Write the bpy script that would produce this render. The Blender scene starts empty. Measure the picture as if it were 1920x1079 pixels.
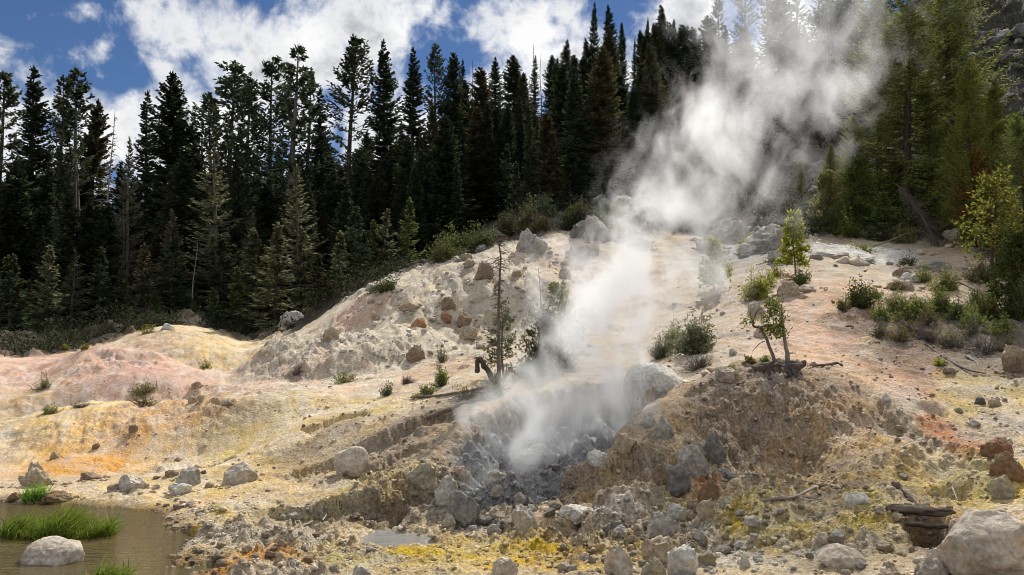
import bpy, bmesh, math, random
import numpy as np

# ------------------------------------------------------------------ camera, world, sun, exposure
C = bpy.context.scene.collection
scn = bpy.context.scene
W, H, F, HC = 1920.0, 1079.0, 1598.0, 2.6
PITCH = math.atan(100.5 / F)
cam_d = bpy.data.cameras.new('camera'); cam = bpy.data.objects.new('camera', cam_d); C.objects.link(cam)
cam.location = (0, 0, HC); cam.rotation_euler = (math.pi / 2 + PITCH, 0, 0)
cam_d.sensor_width = 36; cam_d.lens = 36 * F / W; cam_d.clip_end = 3000; cam_d.clip_start = 0.05
scn.camera = cam
scn.view_settings.view_transform = 'Standard'; scn.view_settings.look = 'None'
scn.view_settings.exposure = 0.05; scn.view_settings.gamma = 1
scn.cycles.use_denoising = True; scn.cycles.filter_width = 0.9
scn.cycles.max_bounces = 8; scn.cycles.diffuse_bounces = 3; scn.cycles.transparent_max_bounces = 8
scn.cycles.volume_bounces = 5; scn.cycles.volume_step_rate = 1.0; scn.cycles.volume_max_steps = 160

SUN_EL, SUN_AZ = math.radians(45), math.radians(17)     # azimuth from +Y towards +X
sl = bpy.data.lights.new('sun', 'SUN'); sl.energy = 5.0; sl.angle = math.radians(0.6); sl.color = (1, .95, .87)
so = bpy.data.objects.new('sun', sl); C.objects.link(so)
so.rotation_euler = (math.pi / 2 - SUN_EL, 0, math.pi - SUN_AZ)


class S:
    """a node socket with arithmetic"""
    def __init__(s, t, k): s.t, s.k = t, k
    def _m(s, op, *a):
        n = s.t.nodes.new('ShaderNodeMath'); n.operation = op
        for i, x in enumerate((s,) + a):
            if isinstance(x, S): s.t.links.new(x.k, n.inputs[i])
            else: n.inputs[i].default_value = x
        return S(s.t, n.outputs[0])
    def __add__(s, o): return s._m('ADD', o)
    def __sub__(s, o): return s._m('SUBTRACT', o)
    def __mul__(s, o): return s._m('MULTIPLY', o)
    def __truediv__(s, o): return s._m('DIVIDE', o)
    def rsub(s, c): return S.const(s.t, c)._m('SUBTRACT', s)
    def sq(s): return s._m('MULTIPLY', s)
    def sqrt(s): return s._m('SQRT')
    def max(s, o): return s._m('MAXIMUM', o)
    def min(s, o): return s._m('MINIMUM', o)
    def abs(s): return s._m('ABSOLUTE')
    @staticmethod
    def const(t, c):
        n = t.nodes.new('ShaderNodeValue'); n.outputs[0].default_value = c; return S(t, n.outputs[0])
    def ramp(s, a, b, c=0.0, d=1.0, smooth=True):
        n = s.t.nodes.new('ShaderNodeMapRange'); n.interpolation_type = 'SMOOTHSTEP' if smooth else 'LINEAR'
        s.t.links.new(s.k, n.inputs[0])
        for i, x in enumerate((a, b, c, d)): n.inputs[i + 1].default_value = x
        return S(s.t, n.outputs[0])


def node(t, kind, ins=None, **props):
    n = t.nodes.new(kind)
    for k, v in props.items(): setattr(n, k, v)
    for k, v in (ins or {}).items():
        if isinstance(v, S): t.links.new(v.k, n.inputs[k])
        elif hasattr(v, 'is_linked'): t.links.new(v, n.inputs[k])
        else: n.inputs[k].default_value = v
    return n


def mixc(t, fac, a, b, mode='MIX'):
    n = t.nodes.new('ShaderNodeMix'); n.data_type = 'RGBA'; n.blend_type = mode
    for idx, v in ((0, fac), (6, a), (7, b)):
        if isinstance(v, S): t.links.new(v.k, n.inputs[idx])
        elif hasattr(v, 'is_linked'): t.links.new(v, n.inputs[idx])
        elif idx == 0: n.inputs[0].default_value = v
        else: n.inputs[idx].default_value = (*v, 1)
    return n.outputs[2]


def noise(t, vec, scale, detail=5, rough=.55, dist=0.0):
    n = node(t, 'ShaderNodeTexNoise', {'Scale': scale, 'Detail': detail, 'Roughness': rough, 'Distortion': dist})
    if vec is not None: t.links.new(vec, n.inputs['Vector'])
    return S(t, n.outputs[0])


def build_world():
    w = bpy.data.worlds.new('World'); scn.world = w; w.use_nodes = True
    t = w.node_tree; t.nodes.clear()
    out = t.nodes.new('ShaderNodeOutputWorld'); bg = t.nodes.new('ShaderNodeBackground')
    sky = t.nodes.new('ShaderNodeTexSky'); sky.sky_type = 'NISHITA'; sky.sun_disc = False
    sky.sun_elevation = SUN_EL; sky.sun_rotation = SUN_AZ
    sky.air_density = 1.0; sky.dust_density = 0.3; sky.ozone_density = 3.0; sky.altitude = 2000
    tc = t.nodes.new('ShaderNodeTexCoord'); sep = t.nodes.new('ShaderNodeSeparateXYZ')
    t.links.new(tc.outputs['Generated'], sep.inputs[0])
    x, y, z = (S(t, sep.outputs[i]) for i in range(3))
    ya = y.abs().max(.08)
    p, q = x / ya, z / ya                                   # slopes of the direction, east and up
    fb = noise(t, tc.outputs['Generated'], 9.0, 9, .58, .25)
    fb2 = noise(t, tc.outputs['Generated'], 26.0, 8, .6, .3)
    m = None
    # cloud masses: centre and radii given as direction slopes
    for (cu, cv, ru, rv, k) in CLOUDS:
        c0, c1 = (cu - 960) / F, (640 - cv) / F
        e = (((p - c0) / (ru / F)).sq() + ((q - c1) / (rv / F)).sq()).sqrt().rsub(1.0) * k
        m = e if m is None else m.max(e)
    m = m.max((q - .62) * .6)
    d = m * 1.0 + .04 + (fb - .5) * 2.9 + (fb2 - .5) * 1.5
    a = d.ramp(-.10, .62)
    thick = d.ramp(.30, .95)
    shade = (noise(t, tc.outputs['Generated'], 14.0, 6, .55, .1)).ramp(.36, .60)
    core = mixc(t, thick * shade, (1.0, 1.0, 1.0), (.50, .52, .56))
    blue = mixc(t, 1.0, sky.outputs[0], (.78, .95, 1.16), 'MULTIPLY')
    cl = node(t, 'ShaderNodeVectorMath', {0: core, 1: (17, 17, 17)}, operation='MULTIPLY')
    col = mixc(t, a, blue, cl.outputs[0])
    t.links.new(col, bg.inputs[0]); bg.inputs[1].default_value = 0.056
    t.links.new(bg.outputs[0], out.inputs[0])


CLOUDS = [(330, 270, 260, 70, .9), (560, 230, 240, 110, .9), (90, 330, 160, 60, .4), (720, 240, 160, 60, .6), (900, 190, 110, 40, .6), (520, 110, 300, 150, 1.0), (320, 60, 110, 110, .8), (700, 60, 130, 150, .9), (255, 230, 130, 80, .75), (420, 240, 260, 90, .9),
          (150, 10, 130, 40, .45), (190, 85, 80, 45, .28), (960, 150, 120, 50, .4), (80, 190, 120, 40, .3), (985, 35, 150, 75, .95), (1040, 110, 120, 70, .85), (910, 150, 90, 45, .55),
          (1300, 30, 110, 140, .9), (1250, 130, 130, 80, .7), (1520, 60, 120, 140, .8), (800, 5, 80, 40, .5), (-200, 200, 300, 160, .8), (2300, 100, 400, 250, .9),
          (600, 330, 700, 60, .35)]
build_world()

# ------------------------------------------------------------------ noise in numpy
_r = np.random.RandomState(7)
_perm = np.concatenate([_r.permutation(256)] * 3).astype(np.int32)
_ga = _r.rand(256) * 2 * np.pi
_gx, _gy = np.cos(_ga), np.sin(_ga)
_g3 = _r.randn(256, 3); _g3 /= np.linalg.norm(_g3, axis=1)[:, None]


def perlin(x, y, seed=0):
    xi = np.floor(x).astype(np.int64); yi = np.floor(y).astype(np.int64)
    fx, fy = x - xi, y - yi
    ux, uy = fx * fx * fx * (fx * (fx * 6 - 15) + 10), fy * fy * fy * (fy * (fy * 6 - 15) + 10)
    def g(i, j):
        h = _perm[(_perm[((xi + i) + seed * 31) & 255] + yi + j) & 255]
        return _gx[h] * (fx - i) + _gy[h] * (fy - j)
    a = g(0, 0); a = a + ux * (g(1, 0) - a)
    b = g(0, 1); b = b + ux * (g(1, 1) - b)
    return (a + uy * (b - a)) * 1.5


def fbm(x, y, oct=4, seed=0, gain=.5, lac=2.03, ridged=False):
    s, amp, tot = 0, 1.0, 0.0
    for o in range(oct):
        n = perlin(x, y, seed + o)
        s = s + amp * ((1 - 2 * np.abs(n)) if ridged else n); tot += amp
        amp *= gain; x = x * lac + 17.3; y = y * lac - 9.1
    return s / tot


def lumps(x, y, seed=0):
    """rounded stones: height of the tallest dome over each point, plus that stone's random value"""
    xi = np.floor(x).astype(np.int64); yi = np.floor(y).astype(np.int64)
    best = np.zeros_like(x); val = np.zeros_like(x)
    for i in (-1, 0, 1):
        for j in (-1, 0, 1):
            cx, cy = xi + i, yi + j
            h = _perm[(_perm[(cx + seed * 13) & 255] + cy) & 255]
            h2 = _perm[(h + 71 + cx) & 255]; h3 = _perm[(h2 + 13 + cy) & 255]
            r = .25 + .5 * (h3 / 255.0) ** 2
            ax, ay = x - (cx + h / 255.0), y - (cy + h2 / 255.0)
            d2 = (ax * ax + ay * ay * (1 + h / 255.0)) / (r * r)
            hh = np.sqrt(np.clip(1 - d2, 0, 1)) * r
            k = hh > best
            best = np.where(k, hh, best); val = np.where(k, h2 / 255.0, val)
    return best, val


def perlin3(p, seed=0):
    pi = np.floor(p).astype(np.int64); f = p - pi; u = f * f * f * (f * (f * 6 - 15) + 10)
    def g(i, j, k):
        h = _perm[(_perm[(_perm[(pi[:, 0] + i + seed * 31) & 255] + pi[:, 1] + j) & 255] + pi[:, 2] + k) & 255]
        return (_g3[h] * (f - np.array([i, j, k]))).sum(1)
    def lx(j, k): a = g(0, j, k); return a + u[:, 0] * (g(1, j, k) - a)
    def ly(k): a = lx(0, k); return a + u[:, 1] * (lx(1, k) - a)
    a = ly(0); return (a + u[:, 2] * (ly(1) - a)) * 1.4


def smooth(a, b, x):
    t = np.clip((x - a) / (b - a), 0, 1); return t * t * (3 - 2 * t)


# ------------------------------------------------------------------ terrain
CP, SP = math.cos(PITCH), math.sin(PITCH)


def at(u, v, d):
    """the world point seen at picture point u, v at d metres ahead"""
    x, y = (u - W / 2) / F, (H / 2 - v) / F
    Y, Z = CP - SP * y, SP + CP * y
    return (x / Y * d, d, HC + Z / Y * d)


PTS = """
0 1079 9.46, 200 1079 9.46, -300 1079 9.46, -300 935 14.1, 500 1079 8.9, 700 1079 8.7, 900 1079 8.5, 1100 1079 8.3, 1300 1079 8.0, 1500 1079 7.8, 1700 1079 7.5, 1900 1079 7.1, 2200 1079 6.8,
0 925 14.6, 200 925 14.5, 400 925 14.0, 500 930 13.6, 420 1000 11.5, 500 1000 11.4, 620 1010 11.0, 740 1010 11.0, 850 1000 11.2, 950 1020 10.5, 1050 1000 10.9, 1150 1010 10.4, 1250 990 10.6, 1350 970 10.7,
-400 880 17, 0 890 16.2, 0 850 18, 200 850 17.6, 200 800 19.8, 0 770 21.6, 200 750 22.4, 0 710 26, -400 700 27, 0 680 29, 150 715 25.5, 200 690 28, 300 690 27.5, 320 735 23.2, 420 725 23.6, 420 780 20.2, 420 840 17.4, 420 890 15.4,
0 655 34, -400 655 35, 150 653 35, 230 635 36, 340 621 37, 400 632 37, 460 636 36.5, 530 627 36, 300 660 31, 380 655 31.5, 250 670 30, 450 670 30, 540 665 29, 600 668 28.5, 520 690 26.5, 660 690 25.5, 720 690 24.8, 760 682 25,
600 600 33.5, 650 570 32.5, 700 548 31.5, 760 530 31.5, 830 508 32, 900 490 32.5, 1000 477 33, 1120 459 34, 1200 452 35.5, 1300 447 36, 1400 444 36.5,
640 630 29, 700 610 28.6, 800 600 28.4, 800 560 29.6, 900 540 30, 1000 520 30.8, 1100 500 31.8, 640 660 27, 780 650 26.6, 900 640 26.2, 1000 600 27.8, 1050 560 29.4,
560 760 19.8, 560 820 17.2, 560 880 15, 700 730 20.2, 700 780 17.6, 650 800 17, 800 735 19, 870 720 19, 640 850 15.6, 720 830 15.4, 800 790 16.2, 640 900 14, 600 925 13.4, 700 920 13.0, 760 880 13.9, 780 920 13.0,
930 735 17.6, 1000 722 18.2, 1090 708 18.8, 1180 705 18.6, 1240 700 18.2, 1290 715 17, 1000 690 20, 900 690 21, 1090 670 21, 1180 660 21.5, 1100 620 25, 1200 600 25.5, 1250 650 21, 1300 660 20, 1300 600 24, 1200 540 29.5, 1300 530 29, 1330 480 33,
1250 765 15.0, 1180 820 13.8, 1130 870 13.0, 1060 915 12.3, 1100 950 11.6, 1200 900 12.0, 1230 950 11.3, 1290 735 15.3, 1380 702 15.6, 1460 690 15.8, 1550 690 15.8, 1600 725 14.9, 1520 740 14.8,
1450 750 14.5, 1380 770 14.2, 1330 800 13.6, 1300 880 12.5, 1360 850 13.1, 1430 850 13.1, 1500 850 13.0, 1500 900 12.2, 1450 920 11.2, 1380 920 11.4, 1500 960 10.3, 1600 900 11.4, 1600 950 10.1, 1700 900 11.2, 1500 1010 9.3, 1620 1010 8.9, 1400 1030 9.1, 1680 1060 7.9,
1600 800 13.2, 1700 850 12.2, 1760 900 11.0, 1800 940 9.9, 1850 950 9.5, 1750 800 13.4, 1850 860 11.6, 1920 890 10.6, 1920 960 9.0, 1720 960 9.4, 1760 1000 8.7, 1900 1010 8.2,
1480 660 18.6, 1420 670 18.0, 1380 650 19.2, 1400 600 21.8, 1450 610 21.2, 1560 600 20.8, 1560 550 23.2, 1500 520 26, 1600 620 19.8, 1650 680 17.2, 1700 720 15.9, 1750 760 14.7, 1850 760 14.6, 1920 760 14.4, 1800 700 16.4, 1920 690 16.4, 1700 620 19.4, 1800 620 19.2, 1920 610 19.4, 1700 560 22.6, 1850 550 23, 2200 560 22, 2200 700 16, 2200 900 10,
1420 520 27, 1480 470 31.5, 1560 480 30, 1650 510 27.5, 1600 450 34, 1700 440 35, 1850 480 29, 1850 430 35, 2000 430 34, 2300 420 34,
1500 415 40,
0 640 50, 200 636 52, 400 630 54, 600 590 56, 700 560 57, 760 540 48, 850 490 41, 900 470 41.5, 960 440 43, 1040 430 43, 1100 400 45, 1200 380 46, 1320 380 45, 1000 380 56, 1000 300 63, 1120 330 55, 1150 250 64, 1000 240 74, 800 420 64, 800 330 76, 600 520 68, 600 450 80, 400 590 70, 400 540 85, 200 610 75, 200 590 95, 0 630 75, -400 630 60, -400 620 100,
1290 170 74, 1350 180 72, 1420 170 72, 1530 130 72, 1620 60 74, 1300 260 62, 1400 300 55, 1500 330 50, 1600 340 46, 1700 360 43, 1850 370 41, 1950 340 42, 2300 330 42, 1700 200 55, 1850 180 52, 2000 150 52, 1800 20 66, 1950 -20 64, 2300 0 62
"""
ctrl = [at(*map(float, p.split())) for line in PTS.strip().splitlines() for p in line.split(',') if p.strip()]
ctrl += [(0, .6, 1.0), (0, 3, .95), (3, 3, 1.0), (-3, 3, .8), (4, 5.5, .85), (0, 6, .7), (-4, 6, .3), (-8, 6, -.1), (0, -5, 1.1), (-8, -8, .6), (8, -8, 1.6), (10, 0, 1.7), (-12, 0, .2), (12, 8, 2.0),
         (-60, 0, 2), (60, 0, 10), (0, -60, 0), (-60, -60, 1), (60, -60, 8), (-40, 30, 2), (45, 30, 12)]
for a, z1, z2 in ((-70, 3, 5), (-40, 3, 8), (-25, 5, 14), (-12, 10, 20), (0, 21, 14), (8, 22, 15), (14, 24, 16), (20, 27, 20), (27, 38, 60), (35, 42, 90), (50, 40, 80), (75, 30, 60)):
    a = math.radians(a)
    ctrl += [(100 * math.sin(a), 100 * math.cos(a), z1), (260 * math.sin(a), 260 * math.cos(a), z2), (700 * math.sin(a), 700 * math.cos(a), z2)]
ctrl += [(0, -300, 0), (-300, -300, 2), (300, -300, 20)]
ctrl = np.array(ctrl)


def warp(X, Y):
    r = np.sqrt(X * X + Y * Y); return np.arctan2(X, Y), np.log(np.maximum(r, .4))


ca, cl_ = warp(ctrl[:, 0], ctrl[:, 1])
K1 = 2.2                                                   # an angle counts this many times a log distance
def _phi(d2): return d2 * np.log(d2 + 1e-9)
_A = np.stack([ca * K1, cl_], 1); _n = len(_A)
_K = _phi(((_A[:, None] - _A[None]) ** 2).sum(-1)) + np.eye(_n) * 2e-3
_P = np.concatenate([np.ones((_n, 1)), _A], 1)
_sol = np.linalg.solve(np.block([[_K, _P], [_P.T, np.zeros((3, 3))]]), np.concatenate([(ctrl[:, 2]) / np.exp(cl_), np.zeros(3)]))


def tps(th, lg):
    q = np.stack([th.ravel() * K1, lg.ravel()], 1); out = np.empty(len(q))
    for i in range(0, len(q), 20000):
        b = q[i:i + 20000]
        out[i:i + 20000] = _phi(((b[:, None] - _A[None]) ** 2).sum(-1)) @ _sol[:_n] + _sol[_n] + b @ _sol[_n + 1:]
    return (out.reshape(th.shape)) * np.exp(lg)


# the grid: fine in front, coarse elsewhere
DET = 1.0
tha = np.concatenate([np.linspace(-math.pi, -.72, 60)[:-1], np.linspace(-.72, .72, int(1250 * DET)), np.linspace(.72, math.pi, 60)[1:]])
lga = np.concatenate([np.linspace(math.log(.5), math.log(6), 40)[:-1], np.linspace(math.log(6), math.log(42), int(760 * DET))[:-1], np.linspace(math.log(42), math.log(110), int(170 * DET))[:-1], np.linspace(math.log(110), math.log(900), 24)])
NT_, NL = len(tha), len(lga)
cth = np.concatenate([np.linspace(-math.pi, -.74, 30), np.linspace(-.72, .72, 181), np.linspace(.74, math.pi, 30)])
clg = np.concatenate([np.linspace(math.log(.4), math.log(6), 24)[:-1], np.linspace(math.log(6), math.log(110), 220), np.linspace(math.log(112), math.log(950), 20)])
coarse = tps(*np.meshgrid(cth, clg, indexing='ij'))


def bilin(ga, gb, tab, a, b):
    i = np.clip(np.searchsorted(ga, a) - 1, 0, len(ga) - 2); j = np.clip(np.searchsorted(gb, b) - 1, 0, len(gb) - 2)
    fa = np.clip((a - ga[i]) / (ga[i + 1] - ga[i]), 0, 1); fb_ = np.clip((b - gb[j]) / (gb[j + 1] - gb[j]), 0, 1)
    return (tab[i, j] * (1 - fa) + tab[i + 1, j] * fa) * (1 - fb_) + (tab[i, j + 1] * (1 - fa) + tab[i + 1, j + 1] * fa) * fb_


def base_z(X, Y): return bilin(cth, clg, coarse, *warp(X, Y))


TH, LG = np.meshgrid(tha, lga, indexing='ij')
GX, GY = np.sin(TH) * np.exp(LG), np.cos(TH) * np.exp(LG)
GZ = bilin(cth, clg, coarse, TH, LG)


def hit(u, v, zf=None, d0=5.0, d1=130.0):
    """where the view line through u, v meets the ground"""
    zf = zf or base_z
    d = np.exp(np.linspace(math.log(d0), math.log(d1), 1500)); x, y, z = at(u, v, 1.0)
    X, Y, Z = x * d, d, HC + (z - HC) * d
    below = Z < zf(X, Y)
    k = int(np.argmax(below)) if below.any() else len(d) - 1
    return float(X[k]), float(Y[k]), float(zf(X[k:k + 1], Y[k:k + 1])[0])


def patch(u, v, ru, rv, wob=.35, dmax=60, seed=1, soft=.5):
    """weight 0..1 of a patch of ground round the spot at u, v (an ellipse in bearing and range about the camera's path)"""
    c = hit(u, v); n = hit(u, v + rv); f = hit(u, v - rv)
    lc = math.log(math.hypot(c[0], c[1])); ln = math.log(math.hypot(n[0], n[1])); lf = math.log(math.hypot(f[0], f[1]))
    near = max(lc - ln, .012); far = min(max(lf - lc, .012), near * 2.2)
    tc_ = math.atan2(c[0], c[1]); rt = ru / F * math.cos(tc_) ** 2
    sel = (np.abs(tha - tc_) < rt * 1.9); i0, i1 = np.argmax(sel), len(sel) - np.argmax(sel[::-1])
    selr = (lga > lc - near * 1.9) & (lga < lc + far * 1.9); j0, j1 = np.argmax(selr), len(selr) - np.argmax(selr[::-1])
    if not sel.any() or not selr.any(): return None
    a, l = TH[i0:i1, j0:j1], LG[i0:i1, j0:j1]
    e = np.sqrt(((a - tc_) / rt) ** 2 + (np.where(l < lc, (l - lc) / near, (l - lc) / far)) ** 2)
    e = e + wob * 1.9 * fbm(GX[i0:i1, j0:j1] * 1.1, GY[i0:i1, j0:j1] * .9, 6, seed, .62)
    return (slice(i0, i1), slice(j0, j1)), smooth(1 + soft, 1 - soft, e)


def inpoly(poly, X, Y):
    """signed distance to a polygon's edge, negative inside"""
    d = np.full(X.shape, 1e9); ins = np.zeros(X.shape, bool); n = len(poly)
    for k in range(n):
        (x1, y1), (x2, y2) = poly[k], poly[(k + 1) % n]
        ex, ey = x2 - x1, y2 - y1
        t = np.clip(((X - x1) * ex + (Y - y1) * ey) / (ex * ex + ey * ey + 1e-12), 0, 1)
        d = np.minimum(d, np.hypot(X - x1 - t * ex, Y - y1 - t * ey))
        if y1 != y2:
            c = ((y1 > Y) != (y2 > Y)) & (X < ex * (Y - y1) / (y2 - y1) + x1)
            ins ^= c
    return np.where(ins, -d, d)


def box_of(pts, pad):
    """index block of the grid round some ground points"""
    a, l = warp(np.array([p[0] for p in pts]), np.array([p[1] for p in pts]))
    pa = pad / math.exp(l.min()); i = np.where((tha > a.min() - pa) & (tha < a.max() + pa))[0]; j = np.where((lga > l.min() - pa) & (lga < l.max() + pa))[0]
    return slice(i[0], i[-1] + 1), slice(j[0], j[-1] + 1)


# forest edge: ground farther than this range (by bearing) is forest floor
EDGE_U = [-1500, -600, 0, 230, 340, 460, 540, 640, 760, 900, 1120, 1300, 1420, 1500, 1600, 1720, 1860, 2000, 2600]
EDGE_R = [34, 36, 36.5, 38.5, 39.5, 38.5, 37, 35, 34, 34.5, 36, 37.5, 37, 35, 37, 37, 33, 26, 24]
U_ = 960 + F * np.tan(np.clip(TH, -1.3, 1.3))
RR = np.exp(LG)
forest = smooth(-.8, 1.2, RR - np.interp(U_, EDGE_U, EDGE_R) - 1.6 * fbm(GX * .3, GY * .3, 3, 5))
forest = np.where(np.abs(TH) > 1.2, 1.0, forest)

# how rough each place is
ROUGH = np.full(GX.shape, .45)
for (u, v, ru, rv, k) in [(150, 760, 420, 130, .16), (300, 690, 420, 60, .16), (450, 820, 230, 90, .25), (800, 590, 260, 110, .5), (1020, 540, 160, 80, .5), (560, 690, 80, 30, .7), (1560, 600, 180, 90, .35), (1250, 600, 200, 120, .45),
                          (1800, 620, 200, 60, .6), (620, 1010, 420, 80, .75), (1250, 985, 260, 70, 1.0), (900, 930, 130, 60, 1.0), (1430, 800, 180, 110, .8), (1520, 960, 220, 90, .85), (1800, 850, 180, 90, .6), (1170, 880, 140, 60, .8), (640, 860, 170, 80, .5), (760, 920, 100, 60, .9)]:
    r = patch(u, v, ru, rv, .3, seed=3)
    if r: ROUGH[r[0]] += (k - ROUGH[r[0]]) * r[1]
ROUGH = ROUGH + .35 * smooth(.12, .42, fbm(GX * .5, GY * .55, 4, 8)) * smooth(.5, .2, ROUGH)
ROUGH = ROUGH * (1 - forest) + 1.0 * forest

# knolls and hollows
for (u, v, ru, rv, hh) in [(335, 634, 90, 16, .22), (420, 672, 70, 12, -.35), (300, 668, 70, 8, -.25), (560, 678, 75, 16, .55), (480, 700, 60, 8, -.2), (650, 690, 80, 10, .35), (170, 690, 150, 14, .45), (250, 712, 110, 14, .2), (130, 752, 150, 14, -.4), (330, 742, 70, 10, -.25),
                           (60, 700, 70, 14, -.3), (420, 790, 180, 22, .22), (160, 800, 160, 30, .25), (330, 850, 120, 20, -.18), (560, 850, 90, 20, -.12), (760, 640, 120, 25, .4), (900, 600, 90, 40, -.5), (1000, 545, 70, 30, .5), (700, 590, 60, 20, -.4),
                           (1455, 735, 150, 40, .30), (1340, 848, 62, 42, -.2), (1500, 862, 45, 22, -.15), (1240, 790, 60, 20, .2), (1180, 880, 110, 28, .2), (1450, 980, 60, 25, .22), (1620, 960, 70, 35, .25), (1330, 930, 60, 25, -.12), (1760, 880, 60, 22, -.25), (1700, 860, 60, 24, .2), (1840, 900, 60, 22, .2), (700, 935, 80, 16, .15), (790, 900, 50, 25, .2)]:
    r = patch(u, v, ru, rv, .25, seed=7, soft=.95)
    if r: GZ[r[0]] += hh * (1.7 if u < 680 else 1.0) * r[1]

# relief, coarse to fine
GZ += .30 * ROUGH * fbm(GX * .33, GY * .33, 3, 11) * smooth(8, 20, RR)
GZ += .13 * ROUGH * fbm(GX * 1.1, GY * 1.1, 4, 21)
GZ += (.07 + .035 * smooth(17, 13, RR)) * ROUGH * fbm(GX * 4.3, GY * 4.3, 5, 31, .68) + .07 * ROUGH * np.clip(fbm(GX * 3.1, GY * 3.1, 4, 35, .65, ridged=True), -.5, 1) * smooth(26, 16, RR)
fdeep = smooth(.5, 4, RR - np.interp(U_, EDGE_U, EDGE_R)) * forest
GZ += fdeep * (1.1 * fbm(GX * .16, GY * .16, 4, 41) + .5 * fbm(GX * .6, GY * .6, 3, 43, ridged=True))
near = RR < 40
stone_v = np.zeros(GX.shape); stone_m = np.zeros(GX.shape)
jn = int(np.searchsorted(lga, math.log(40)))
nx, ny = GX[:, :jn], GY[:, :jn]
wx = nx + .12 * perlin(nx * 3, ny * 3, 51); wy = ny + .12 * perlin(nx * 3, ny * 3, 52)
cover = smooth(.0, .45, fbm(nx * .55, ny * .55, 3, 61) + (ROUGH[:, :jn] - .55) * .9)
for sc, seed, amp in ((1.9, 1, .55), (4.2, 2, .8), (9.0, 3, .9)):
    b, v = lumps(wx * sc, wy * sc, seed)
    hgt = b / sc * amp * cover * np.clip(ROUGH[:, :jn], 0, 1)
    GZ[:, :jn] += hgt
    k = (b * cover > .22); stone_v[:, :jn] = np.where(k, v, stone_v[:, :jn]); stone_m[:, :jn] = np.where(k, cover, stone_m[:, :jn])


def world_poly(s, zfix=None):
    out = []
    for p in s.split(','):
        u, v, d = map(float, p.split()); q = at(u, v, d); out.append((q[0], q[1]))
    return out


# the erosion rills running down the brown mound and the hill face
def rills(u, v, ru, rv, ang, amp, fx, fy, seed):
    r = patch(u, v, ru, rv, .2, seed=seed)
    if not r: return
    s, w = r; ca_, sa_ = math.cos(ang), math.sin(ang)
    X, Y = GX[s], GY[s]; a, b = X * ca_ + Y * sa_, -X * sa_ + Y * ca_
    GZ[s] -= amp * w * np.clip(fbm(a * fx + .4 * perlin(X, Y, seed), b * fy, 4, seed, .55, ridged=True), -.3, 1)


rills(1450, 810, 190, 110, -.15, .09, 3.2, .5, 71)
rills(1560, 880, 200, 110, .35, .09, 3.4, .5, 72)
rills(1800, 830, 170, 90, .5, .08, 2.2, .5, 73)
rills(1480, 780, 190, 90, .1, .05, 8, 1.2, 78)
rills(250, 760, 430, 110, .35, .035, 2.6, .5, 79)
rills(250, 700, 430, 60, -.2, .05, 2.0, .5, 80)
rills(1600, 650, 150, 110, .45, .03, 4.0, .6, 69)
rills(800, 590, 230, 90, .3, .2, 1.2, .3, 74)
rills(1020, 540, 150, 80, .2, .16, 1.2, .35, 75)
rills(250, 700, 420, 70, .2, .10, .5, .22, 76)
rills(1600, 640, 180, 90, .5, .06, 1.6, .3, 77)


def scarp(s, h, reach, wid=.07, seed=81):
    """a broken bank: the ground on the camera's side of a line drops h and recovers over reach metres"""
    pts = world_poly(s); blk = box_of(pts, reach + 1)
    X, Y = GX[blk], GY[blk]
    best = np.full(X.shape, 1e9); sd = np.zeros(X.shape); tt = np.zeros(X.shape); L = len(pts) - 1
    for k in range(L):
        (x1, y1), (x2, y2) = pts[k], pts[k + 1]; ex, ey = x2 - x1, y2 - y1; n = math.hypot(ex, ey)
        t = np.clip(((X - x1) * ex + (Y - y1) * ey) / (n * n), 0, 1)
        dx, dy = X - x1 - t * ex, Y - y1 - t * ey; dd = np.hypot(dx, dy)
        side = np.sign(ex * dy - ey * dx)
        m = dd < best; best = np.where(m, dd, best); sd = np.where(m, dd * side, sd); tt = np.where(m, (k + t) / L, tt)
    sd = sd + .36 * fbm(X * 1.6, Y * 1.6, 3, seed) + .16 * fbm(X * 6, Y * 6, 4, seed + 1, .65)                    # negative = towards the camera (right of a left-to-right line)
    taper = smooth(0, .12, tt) * smooth(1, .88, tt)
    GZ[blk] -= h * taper * smooth(wid, -wid, sd) * smooth(reach, .1, -sd) * (1 + .3 * perlin(X * 1.3, Y * 1.3, seed))
    return blk


scarp('500 890 14.9, 600 870 15.3, 680 835 15.6, 740 805 16.0, 800 785 16.6, 850 772 17.0', .25, 1.3, .14)
scarp('640 880 14.0, 690 860 14.4, 740 830 14.9, 780 812 15.3', .24, .8, .14, seed=82)
scarp('500 945 12.9, 560 940 12.7, 640 938 12.5, 720 945 12.3, 790 960 12.2', .30, 1.4, .10, seed=83)
scarp('340 870 16.2, 380 855 16.8, 440 838 17.2', .16, .7, seed=84)
scarp('560 812 17.6, 620 798 17.9, 700 790 18', .14, .7, seed=85)
scarp('870 965 12.0, 960 1010 11.3, 1060 1015 11, 1150 1000 11', .10, .9, seed=86)
scarp('1270 800 14.6, 1330 785 14.9, 1400 800 14.1, 1450 850 13.4', .08, 1.0, seed=87)
scarp('1430 850 13.2, 1500 840 13.3, 1560 860 12.9', .06, .7, seed=88)
scarp('1020 905 12.6, 1080 900 12.5, 1180 900 12.3, 1250 915 12', .32, .9, seed=89)
scarp('1680 800 13.8, 1730 830 13.2, 1770 850 12.8, 1850 890 11.4', .10, .8, seed=90)
scarp('1610 790 14.6, 1660 815 13.9, 1700 840 13.2', .07, .7, seed=91)
scarp('440 650 31, 520 655 31, 600 665 30', .25, 1.6, seed=92)

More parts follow.
